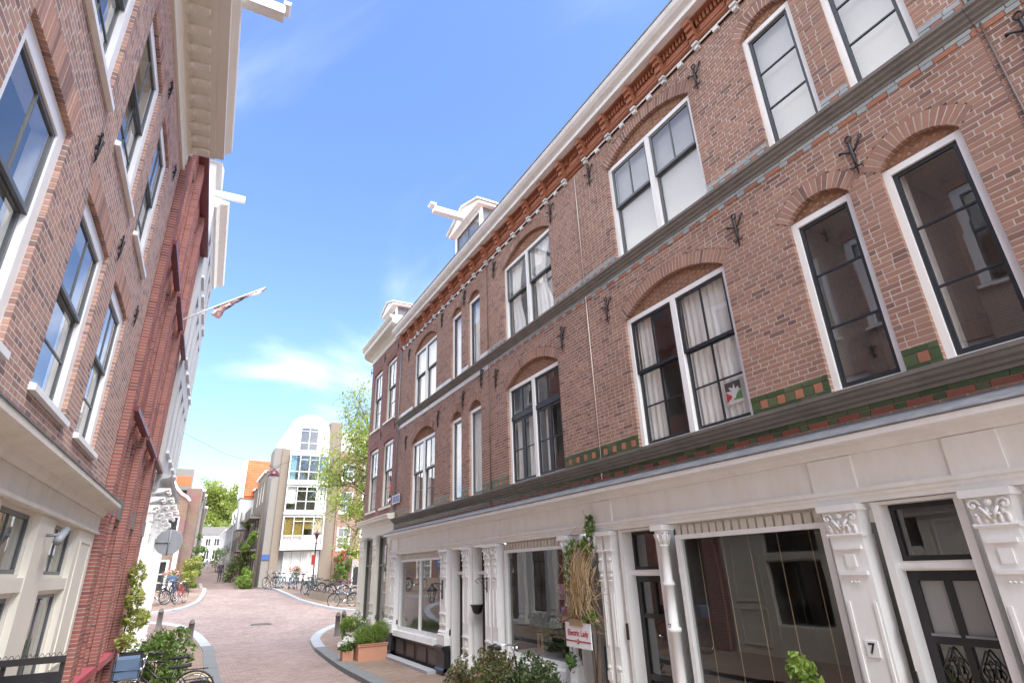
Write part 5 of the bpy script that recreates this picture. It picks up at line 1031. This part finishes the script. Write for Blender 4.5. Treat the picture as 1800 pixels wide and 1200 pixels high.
paint('paint_red', (.45, .03, .03), .35, .1); paint('paint_mint', (.50, .66, .66), .35, .1); paint('paint_blue', (.06, .12, .28), .35, .1); paint('paint_green', (.03, .16, .13), .35, .1)
for i, (lab, mt, x, y, hd, bk) in enumerate((('red bicycle foremost in the cluster by the gable house', 'paint_red', .35, 37.3, 4.3, None), ('dark bicycle behind the red one by the gable house', 'black_paint', -.15, 37.9, 4.2, 'wire'), ('blue bicycle with basket in the cluster by the gable house', 'paint_blue', -.1, 38.9, 4.5, 'denim'), ('grey bicycle nearest the white pilaster in the left cluster', 'iron', -.55, 36.9, 3.9, None),
    ('mint green bicycle leaning before the modern house', 'paint_mint', 6.35, 44.6, 4.2, None), ('white bicycle beside the mint one before the modern house', 'white_plate', 6.75, 44.3, 4.5, None), ('dark bicycle at the left end before the modern house', 'black_paint', 5.95, 45.0, 3.9, None), ('black bicycle with front basket before the modern house', 'black_paint', 7.1, 43.4, 4.4, 'wire'), ('dark green bicycle with large basket at the bridge end', 'paint_green', 7.0, 39.6, 4.9, 'wire'),
    ('second dark bicycle from the left before the modern house', 'black_paint', 6.2, 44.9, 4.1, None), ('blue bicycle among the dark ones before the modern house', 'paint_blue', 6.95, 43.9, 4.3, None), ('grey bicycle with basket at the wall end of the row', 'iron', 7.2, 42.4, 4.6, 'wire'), ('dark bicycle leaning on the railing by the dark door', 'black_paint', 9.0, 37.6, 2.6, None),
    ('black bicycle standing against the low planted wall', 'black_paint', 8.65, 34.1, 2.75, None), ('white bicycle behind the railing of the low wall', 'white_plate', 9.3, 36.6, 2.3, None), ('grey bicycle behind the railing near the rose door', 'iron', 8.3, 38.4, 2.7, None), ('dark blue bicycle behind the railing by the lamp post', 'paint_blue', 7.9, 39.2, 2.5, None))):
    bicycle('bicycle', lab, mt, (x, y, g(x, y)+.105), hd, random.uniform(-.08, .08), basket=bk)
# ---------------------------------------------------------------- street furniture
def bollard(label, x, y):
    t = thing('bollard', label, 'bollard', (x, y, g(x, y)+.1), 0, 'brown street bollards'); t.scale = (1, 1, .83); s = MB(); s.lathe([(.135, -.1), (.135, .02), (.115, .05), (.105, .5), (.10, .86), (.115, .87), (.115, .9), (.095, .92), (.085, .99), (.05, 1.04), (.01, 1.06)], (0, 0, 0), 14); s.build('shaft', 'bollard_brown', t)
    for z in (.3, .42, .54): MB().prism([(-.035, z), (0, z-.035), (.035, z), (0, z+.035)], -.112, -.10).build('cross_mark', 'bollard_brown', t)
bollard('brown bollard standing at the left kerb corner', .66, 26.8); bollard('brown bollard half hidden behind the left bush', -.5, 30.2); bollard('brown bollard standing at the right kerb corner', 5.88, 25.4); bollard('brown bollard half hidden by the round bush on the right', 6.3, 26.2)
sg = FL.thing('round_sign', 'back of a round grey traffic sign on a wall bracket', 'sign', 23.0, None, 0, 3.4)
m = MB(); m.lathe([(.40, -.012), (.41, 0), (.40, .012)], (0, 0, 0), 36, False); m.xf(Matrix.Translation((23.0, -.55, 3.62)) @ Matrix.Rotation(math.pi/2, 4, 'Y')); m.build('disc', 'gutter_grey', sg); MB().tube([(22.96, .0, 3.62), (22.96, -.6, 3.62)], .018, 8).tube([(22.96, -.55, 3.2), (22.96, -.55, 4.03)], .022, 8).build('bracket', 'gutter_grey', sg)
ar = thing('arrow_sign', 'blue one-way sign with white arrow on a pole by the bridge', 'sign', (-1.4, 33.6, g(-1.4, 33.6)), 0); MB().tube([(0, 0, 0), (0, 0, 2.6)], .03, 8).build('pole', 'gutter_grey', ar); MB().box(.035, .05, -.3, .3, 1.75, 2.35).build('plate', 'sign_blue', ar); MB().add([(.053, y, z) for y, z in ((-.04, 1.85), (.04, 1.85), (.04, 2.1), (.14, 2.1), (0, 2.28), (-.14, 2.1), (-.04, 2.1))], [tuple(range(7))]).build('arrow', 'white_plate', ar)
hl = thing('hanging_street_lamp', 'maroon bell street lamp hanging from a wire over the street', 'street lamp', (3.25, 30, 7.0)); m = MB(); m.lathe([(.26, 0), (.27, .03), (.25, .14), (.17, .26), (.07, .31), (.05, .4), (.02, .42)], (0, 0, 0), 20); m.build('shade', 'lamp_maroon', hl); MB().lathe([(.2, 0), (.17, -.06), (.06, -.09)], (0, 0, -.002), 16).build('diffuser', 'white_plate', hl); MB().tube([(-.26, 0, .52), (-.08, 0, .42), (0, 0, .4), (.08, 0, .42), (.26, 0, .52)], .016, 6).build('yoke', 'iron', hl)
wi = MB(); wi.tube([(-1.0, 27.6, 8.4), (1.0, 29, 7.75), (3.25, 30, 7.5), (5, 26.8, 7.75), (6.5, 23.2, 8.1)], .008, 5); tag(wi.build('lamp_wire', 'iron'), 'thin steel wire carrying the hanging street lamp', 'wire')
lp = thing('lamp_post', 'slim maroon lamp post with lantern beside the railing', 'street lamp', (7.35, 39.4, g(7.35, 39.4)+.1)); m = MB(); m.lathe([(.16, 0), (.15, .3), (.09, .4), (.075, 1.0), (.05, 1.1), (.045, 3.0), (.08, 3.05), (.04, 3.1), (.03, 3.3)], (0, 0, 0), 10); m.build('post', 'lamp_maroon', lp); MB().lathe([(.06, 3.3), (.14, 3.62), (.17, 3.64), (.03, 3.8), (.01, 3.9)], (0, 0, 0), 6, False).build('lantern', 'lamp_maroon', lp); MB().box(-.18, .0, -.12, .1, 1.75, 2.35).build('notice_box', 'paint_red', lp)
# low planted wall with railing
wl = thing('garden_wall', 'low stone wall with iron railing in front of the canal house', 'wall', (6.95, 38.0, 0)); Pw = [(0, 0), (.7, -1.6), (1.7, -2.9), (3.2, -3.6), (6, -3.9)]; n = 0
for (x0, y0), (x1, y1) in zip(Pw, Pw[1:]):
    k = 4
    for i in range(k):
        a = Vector((x0, y0)).lerp(Vector((x1, y1)), i/k+.004); b = Vector((x0, y0)).lerp(Vector((x1, y1)), (i+1)/k-.004); d = (b-a).normalized(); q = Vector((-d.y, d.x))*.28; zb = g(6.95+a.x, 38+a.y); m = MB()
        m.prism_z([(a.x, a.y), (b.x, b.y), (b.x+q.x, b.y+q.y), (a.x+q.x, a.y+q.y)], zb-.1, zb+.52+random.uniform(-.01, .01)); m.build('stone', 'concrete_brown', wl)
    r = MB(); z0 = g(6.95+x0, 38+y0)+.5; z1 = g(6.95+x1, 38+y1)+.5; d = Vector((x1-x0, y1-y0)); L = d.length; nn = int(L/.13)
    for zz in (.08, .72): r.tube([(x0, y0+.14, z0+zz), (x1, y1+.14, z1+zz)], .014, 5)
    for i in range(nn+1): t_ = i/nn; r.tube([(x0+d.x*t_, y0+d.y*t_+.14, z0+(z1-z0)*t_), (x0+d.x*t_, y0+d.y*t_+.14, z0+(z1-z0)*t_+.78)], .008, 4)
    r.build('railing', 'iron', wl, 'stuff')
# ---------------------------------------------------------------- plants, pots and small things
bush('climbing_rose', 'rose bush with red and yellow blooms over the dark door', (12.0, 49.4, 1.6), (1.5, .5, 1.6), 'leaf_mid', 2600, .16, 22, .5, 'flowering climbers', 'rose')
rb = [o for o in bpy.data.objects if o.name.startswith('climbing_rose')][0]; leaf_obj('red_blooms', 'flower_red', rb, leaves(60, blob([(-1.0, -.3, 2.4, .7, .3, .7)]), .2), 'stuff'); leaf_obj('yellow_blooms', 'flower_yellow', rb, leaves(110, blob([(.9, -.35, 2.2, 1.0, .3, .8)]), .2), 'stuff')
for i, (lab, x, y, R, mt, n) in enumerate((('tall ivy column at the corner of the grey side block', 4.7, 52.2, (.45, 1.9, 2.6), 'leaf_fresh', 4500), ('second ivy column beside the balconies of the far street', 4.5, 56.5, (.5, .8, 2.0), 'leaf_mid', 2000), ('low bright green shrub at the foot of the ivy', 4.3, 50.2, (.6, .7, .7), 'leaf_fresh', 900), ('round dark shrub along the right of the far street', 4.1, 62, (.6, .9, 1.1), 'leaf_mid', 900), ('tall grassy shrub further along the right of the far street', 3.6, 80, (.9, 2.0, 1.6), 'leaf_mid', 1200), ('yellow green shrub beside the gable house', .5, 41.6, (.45, .6, 1.1), 'leaf_yellow', 1300), ('tall rose climber on the left row of the far street', .75, 47.0, (.5, 1.0, 1.9), 'leaf_mid', 1600), ('ivy hanging from the second balcony of the far street', 4.9, 60.0, (.3, 1.2, .8), 'leaf_fresh', 800))):
    t = bush('shrub' if i not in (0, 1, 7) else 'ivy', lab, (x, y, g(x, y) if i != 7 else 6.4), R, mt, n, .14, 14, .55, 'greenery of the far street')
bx = bush('flower_box', 'pink flowering plant above the bicycles by the gable house', (-.55, 40.6, 2.35), (.5, .3, .3), 'leaf_mid', 400, .1, 8, .6, 'flowering plants', 'flowers', False); leaf_obj('blooms', 'flower_pink', bx, leaves(120, blob([(0, -.1, .45, .5, .3, .2)]), .12), 'stuff')
bx = bush('flower_box', 'pink flowering plant behind the bicycles before the modern house', (7.3, 46.2, 2.3), (.5, .3, .35), 'leaf_mid', 400, .1, 8, .6, 'flowering plants', 'flowers', False); leaf_obj('blooms', 'flower_pink', bx, leaves(120, blob([(0, -.1, .5, .5, .3, .2)]), .14), 'stuff')
# foreground left: bush, wall climber, barred board
bush('bush', 'leafy green bush behind the black bicycle on the left pavement', (-.15, 16.0, .1), (.62, .75, .66), 'leaf_mid', 2600, .095, 22, .42)
b2 = bush('bush', 'dry brown twiggy plant by the left bollard', (-.75, 25.5, .1), (.4, .4, .45), 'leaf_reddish', 500, .08, 10, .5)
cl = FL.thing('wall_climber', 'light green climbing plant on the red brick block', 'climber', 17.4); MB().tube([(17.4, -.3, .1), (17.35, -.28, 1.2), (17.45, -.26, 2.2), (17.4, -.24, 2.9)], [.02, .016, .012, .006], 6).tube([(17.36, -.28, 1.3), (17.1, -.34, 1.8), (17.0, -.36, 2.1)], .008, 5).build('stem', 'bark', cl)
V, F = leaves(900, blob([(0, -.3, 2.6, .3, .18, .3), (-.15, -.36, 2.05, .4, .2, .28), (.1, -.45, 1.6, .5, .3, .25), (-.2, -.35, 1.15, .3, .2, .25)]), .11); leaf_obj('foliage', 'leaf_yellow', cl, (V, F), 'stuff')
bd = FL.thing('barred_board', 'black board and wired rail standing out from the near left house', 'railing', 8.0, None, -.1, .1)
MB().box(7.98, 8.0, -.60, -.06, .5, 1.62).build('board', 'black_paint', bd); MB().box(7.97, 8.02, -.62, -.06, 1.70, 1.76).build('rail', 'iron', bd)
for y_ in (-.6, -.12): MB().box(8.003, 8.035, y_-.02, y_+.02, .1, 1.70).build('post', 'iron', bd)
w = MB(); w.tube([(7.99+.02*math.cos(i*.9), -.62+.007*i, 1.775+.02*math.sin(i*.9)) for i in range(80)], .003, 4); w.build('wire', 'iron', bd)
m_, t_, b_ = newmat('print_yellow'); b_.inputs['Base Color'].default_value = (.6, .42, .04, 1)
for y_ in (-.48, -.26): MB().box(7.972, 7.979, y_, y_+.09, 1.25, 1.53).build('yellow_mark', 'print_yellow', bd)
# foreground right: planters, bench, pots, shrubs
tp = thing('planter_trough', 'square terracotta trough planted with fine green shrub by the black plinth', 'planter', (5.2, 18.15, .1), .0); m = MB(); 
for a in ((-.42, .42, -.28, -.24, 0, .42), (-.42, .42, .24, .28, 0, .42), (-.42, -.38, -.24, .24, 0, .42), (.38, .42, -.24, .24, 0, .42)): m.box(*a)
m.build('walls', 'terracotta', tp); MB().box(-.38, .38, -.24, .24, .3, .37).build('soil', 'bark', tp); f = MB(); rectframe(f, -.44, .44, .36, .43, .02, -.3, -.28); f.build('rim', 'terracotta', tp)
V, F = leaves(3800, blob([(.0, 0, .62, .45, .32, .3), (-.25, 0, .58, .3, .3, .25), (.3, .05, .72, .28, .28, .28)]), .075, asp=.22); leaf_obj('shrub', 'leaf_fresh', tp, (V, F), 'stuff')
wp = thing('flower_pot', 'small terracotta pot of white hydrangeas in front of the trough', 'flower pot', (4.55, 18.25, .1)); MB().prism_z([(-.15, -.15), (.15, -.15), (.15, .15), (-.15, .15)], 0, .26).build('pot', 'terracotta', wp); V, F = leaves(260, blob([(0, 0, .36, .24, .22, .12)]), .1); leaf_obj('foliage', 'leaf_mid', wp, (V, F), 'stuff')
for k, (x, y, z) in enumerate(((-.12, -.08, .46), (.1, -.1, .5), (.0, .08, .52), (-.2, .02, .4), (.18, .0, .42))): leaf_obj('bloom', 'flower_white', wp, leaves(110, blob([(x, y, z+.03, .09, .09, .07)]), .06))
be = thing('plant_bench', 'weathered wooden plant bench behind the terracotta trough', 'bench', (5.3, 19.9, .1)); 
for i in range(4): MB().box(-.32+.16*i, -.18+.16*i, -.55, .5, .5, .54).build('plank', 'wood_grey', be)
for x, y in ((-.3, -.5), (.24, -.5), (-.3, .4), (.24, .4)): MB().box(x, x+.06, y, y+.06, 0, .5).build('leg', 'wood_grey', be)
rbp = bush('round_bush', 'round bright green bush in a pot behind the wooden bench', (5.35, 21.1, .1), (.36, .36, .36), 'leaf_fresh', 1500, .07, 12, .6, base=.35); MB().lathe([(.16, 0), (.22, .36), (.24, .38), (.2, .36)], (0, 0, 0), 14).build('pot', 'panel_brown', rbp)
wf_ = bush('white_flowers', 'white flowers on the corner house sill behind the round bush', (5.62, 21.6, .95), (.14, .14, .16), 'flower_white', 150, .09, 5, .7, None, 'flowers', False)
bush('shrub', 'wide reddish green shrub in front of the grille doors', (5.0, 10.35, .1), (.42, 1.0, .5), 'leaf_reddish', 4200, .075, 30, .55, 'shrubs along the shopfronts'); bush('shrub', 'loose green shrub below the vine shop window', (5.2, 8.85, .1), (.38, .75, .44), 'leaf_dark', 2600, .075, 22, .5, 'shrubs along the shopfronts')
rh = bush('shrub', 'glossy light green rhododendron top before the wide dark shop window', (5.1, 3.85, .1), (.36, .36, .72), 'leaf_fresh', 2600, .085, 22, .45, 'shrubs along the shopfronts')
# vine niche, sign and lantern
vn = FR.thing('dry_vine', 'tangled straw-coloured vine hanging over the shop niche', 'vine', 11.05); m = MB(); rs = random.Random(4)
for i in range(170):
    x = 11.16+rs.gauss(0, .12); z = 2.72+rs.uniform(-.35, .12); pts = []; dx = rs.gauss(-.16, .22)
    L_ = rs.uniform(.6, 1.25)
    for k in range(7): t = k/6; pts.append((x+dx*t*t+.05*math.sin(5*t+i)+rs.gauss(0, .018), -.12-.16*math.sin(t*2.2)+rs.gauss(0, .03)-.02*(i % 4), max(1.62, z-L_*t)+rs.gauss(0, .02)))
    m.tube(pts, rs.uniform(.003, .007), 3)
for i in range(150):
    x = 11.05+rs.gauss(0, .2); z = 2.05+rs.gauss(0, .35); m.tube([(x, -.18, z), (x+rs.gauss(0, .15), -.24, z+rs.gauss(0, .12)), (x+rs.gauss(0, .25), -.2, z+rs.gauss(-.1, .2))], .004, 3)
m.build('stalks', 'dry_vine', vn, 'stuff'); MB().tube([(11.3, -.12, .1), (11.27, -.14, .7), (11.33, -.12, 1.4), (11.25, -.16, 2.1), (11.34, -.13, 2.7), (11.42, -.13, 3.1)], [.05, .045, .04, .03, .025, .01], 7).tube([(11.18, -.12, .1), (11.2, -.15, .9), (11.12, -.13, 1.7)], [.03, .03, .02], 6).build('trunk', 'bark', vn)
V, F = leaves(430, blob([(11.4, -.18, 3.0, .1, .08, .22), (11.3, -.2, 2.72, .14, .1, .14), (10.9, -.2, 2.72, .2, .1, .1), (10.7, -.2, 2.3, .08, .08, .4), (11.35, -.25, 1.66, .14, .1, .1), (10.72, -.25, 1.0, .09, .08, .15)]), .085); V -= np.array([11.05, 0, 0]); leaf_obj('leaves', 'leaf_mid', vn, (V, F), 'stuff')
si = FR.thing('shop_sign', 'white sign with dark red old-style lettering hanging under the dry vine', 'sign', 11.05, None, -.3, 1.4)
MB().box(10.70, 11.38, -.32, -.30, 1.22, 1.58).build('board', 'white_plate', si); put_text('Electric Lady', .118, 'red_print', si, (11.04, -.323, 1.43), bold=.002, sx=.92); MB().box(10.70, 11.38, -.324, -.321, 1.305, 1.325).build('stripe', 'red_print', si); mm = MB(); mm.lathe([(.035, -.002), (.035, .002)], (0, 0, 0), 16, False); mm.xf(Matrix.Translation((11.04, -.326, 1.315)) @ Matrix.Rotation(math.pi/2, 4, 'X')); mm.build('roundel', 'red_print', si); put_text('5', .05, 'white_plate', si, (11.04, -.332, 1.315)); MB().box(10.84, 11.2, -.335, -.322, 1.53, 1.63).build('wooden_plate', 'wood', si)
for x in (10.78, 11.3): MB().tube([(x, -.31, 1.58), (x, -.2, 2.0), (x, -.05, 2.6)], .004, 4).build('chain', 'iron', si)
for x, z, w, h, mt in ((10.74, .7, .22, .45, 'denim'), (10.98, .5, .2, .5, 'poster_print'), (11.15, .8, .18, .35, 'denim'), (10.76, .2, .3, .4, 'paint_green')): MB().box(x, x+w, .40, .42, z, z+h).build('niche_print', mt, hB)
ln = FR.thing('wall_lantern', 'black glazed lantern on an iron arm by the pale shop window', 'lantern', 4.85, None, -.1, 1.9)
MB().box(4.83, 4.87, -.125, -.102, 1.75, 2.2).tube([(4.85, -.12, 2.1), (4.6, -.2, 2.12), (4.45, -.22, 2.1)], .012, 6).tube([(4.85, -.12, 1.9), (4.7, -.17, 2.05), (4.6, -.2, 2.11)], .008, 5).build('arm', 'iron', ln); m = MB()
for s in range(4): a = math.pi/4+s*math.pi/2; m.tube([(4.42+.06*math.cos(a), -.22+.06*math.sin(a), 1.68), (4.42+.12*math.cos(a), -.22+.12*math.sin(a), 1.93)], .008, 4)
m.lathe([(.13, 1.93), (.15, 1.95), (.06, 2.03), (.03, 2.06), (.04, 2.08), (.01, 2.12)], (4.42, -.22, 0), 12); m.lathe([(.06, 1.66), (.06, 1.68)], (4.42, -.22, 0), 8); m.build('cage', 'iron', ln); MB().lathe([(.055, 1.69), (.11, 1.92)], (4.42, -.22, 0), 4, False).build('panes', 'glass', ln)
hp = FR.thing('hanging_pot', 'black half-round flower holder on the right grille door', 'flower pot', 6.7, None, -.1, 1.5); MB().lathe([(.02, 1.48), (.1, 1.52), (.15, 1.66), (.17, 1.68), (.14, 1.67)], (6.72, -.02, 0), 14).build('bowl', 'black_paint', hp)
br = FR.thing('iron_bracket', 'empty scrolled iron bracket on the pilaster between the shops', 'bracket', 7.4, None, -.1, 2.1); m = MB(); m.box(7.39, 7.41, -.12, -.1, 1.95, 2.3); m.tube([(7.4, -.12, 2.22), (7.36, -.3, 2.24), (7.34, -.36, 2.18), (7.35, -.3, 2.14)], .008, 5); m.tube([(7.4, -.12, 2.0), (7.37, -.2, 2.12), (7.35, -.28, 2.22)], .007, 5); m.build('scroll', 'iron', br)
# ---------------------------------------------------------------- people
def person(label, loc, rot, coat, legs, hair, arm='down'):
    t = thing('person', label, 'person', loc, rot); V = [(0, 0, .95), (0, 0, 1.15), (0, .0, 1.38), (0, .0, 1.5), (0, -.01, 1.62), (0, -.02, 1.7)]; E = [(0, 1), (1, 2), (2, 3), (3, 4), (4, 5)]; R = [.15, .14, .16, .06, .095, .07]
    for s in (-1, 1):
        i = len(V); V += [(s*.09, 0, .88), (s*.1, -.02, .5), (s*.1, .03, .1), (s*.1, -.1, .04)]; R += [.1, .065, .045, .035]; E += [(0, i), (i, i+1), (i+1, i+2), (i+2, i+3)]
        j = len(V); V += [(s*.19, 0, 1.42), (s*.25, .02, 1.15), (s*.22, -.16, 1.0) if arm == 'bent' else (s*.26, -.05, .9), (s*.15, -.25, 1.05) if arm == 'bent' else (s*.26, -.08, .8)]; R += [.07, .05, .04, .03]; E += [(2, j), (j, j+1), (j+1, j+2), (j+2, j+3)]
    me = bpy.data.meshes.new('body'); me.from_pydata(V, E, []); o = link('body', me, coat, t); sk = o.modifiers.new('skin', 'SKIN'); ss = o.modifiers.new('sub', 'SUBSURF'); ss.levels = 2; ss.render_levels = 2
    for i, d in enumerate(me.skin_vertices[0].data): d.radius = (R[i], R[i]*.85)
    me.skin_vertices[0].data[0].use_root = True; me.materials.append(MATS[legs]); me.materials.append(MATS['skin'])
    dg = bpy.context.evaluated_depsgraph_get(); m2 = bpy.data.meshes.new_from_object(o.evaluated_get(dg)); o.modifiers.clear(); o.data = m2; m2.materials.clear()
    for x in (coat, legs, 'skin'): m2.materials.append(MATS[x])
    for p in m2.polygons: z = p.center.z; p.material_index = 2 if z > 1.5 or (abs(p.center.x) > .1 and p.center.y < -.2 and arm == 'bent') else (1 if z < .92 and abs(p.center.x) < .2 else 0); p.use_smooth = True
    h = MB(); h.ball((0, .015, 1.70), .105, 12, 8, (.9, 1, .85)); h.build('hair', hair, t); f = MB(); f.ball((0, -.105, 1.645), .016, 6, 5); f.ball((-.035, -.088, 1.665), .011, 6, 4); f.ball((.035, -.088, 1.665), .011, 6, 4); f.build('face', 'skin', t); return t
person('person in dark clothes walking beyond the bridge crest', (3.1, 61, g(3.1, 61)+.1), .4, 'cloth_dark', 'cloth_dark', 'hair_grey'); person('person in a pink top standing inside the corner shop window', FR.w(-2.55, .75, .62), -math.pi/2-.5, 'cloth_pink', 'cloth_dark', 'wood', 'bent')
for i, (x, y) in enumerate(((2.6, 84), (3.3, 86), (3.0, 90))):
    t = thing('cafe_chair', ['left cafe chair standing in the far street', 'right cafe chair standing in the far street', 'rear cafe chair standing in the far street'][i], 'chair', (x, y, g(x, y)+.1), i, 'chairs in the far street'); MB().box(-.22, .22, -.22, .22, .44, .48).build('seat', 'gutter_grey', t); MB().box(-.22, .22, .2, .23, .6, .95).build('backrest', 'gutter_grey', t)
    for a in (-.2, .2):
        for b in (-.2, .2): MB().tube([(a, b, 0), (a, b, .44)], .014, 5).build('leg', 'gutter_grey', t)
        MB().tube([(a, .21, .44), (a, .215, .95)], .012, 5).build('back_post', 'gutter_grey', t)
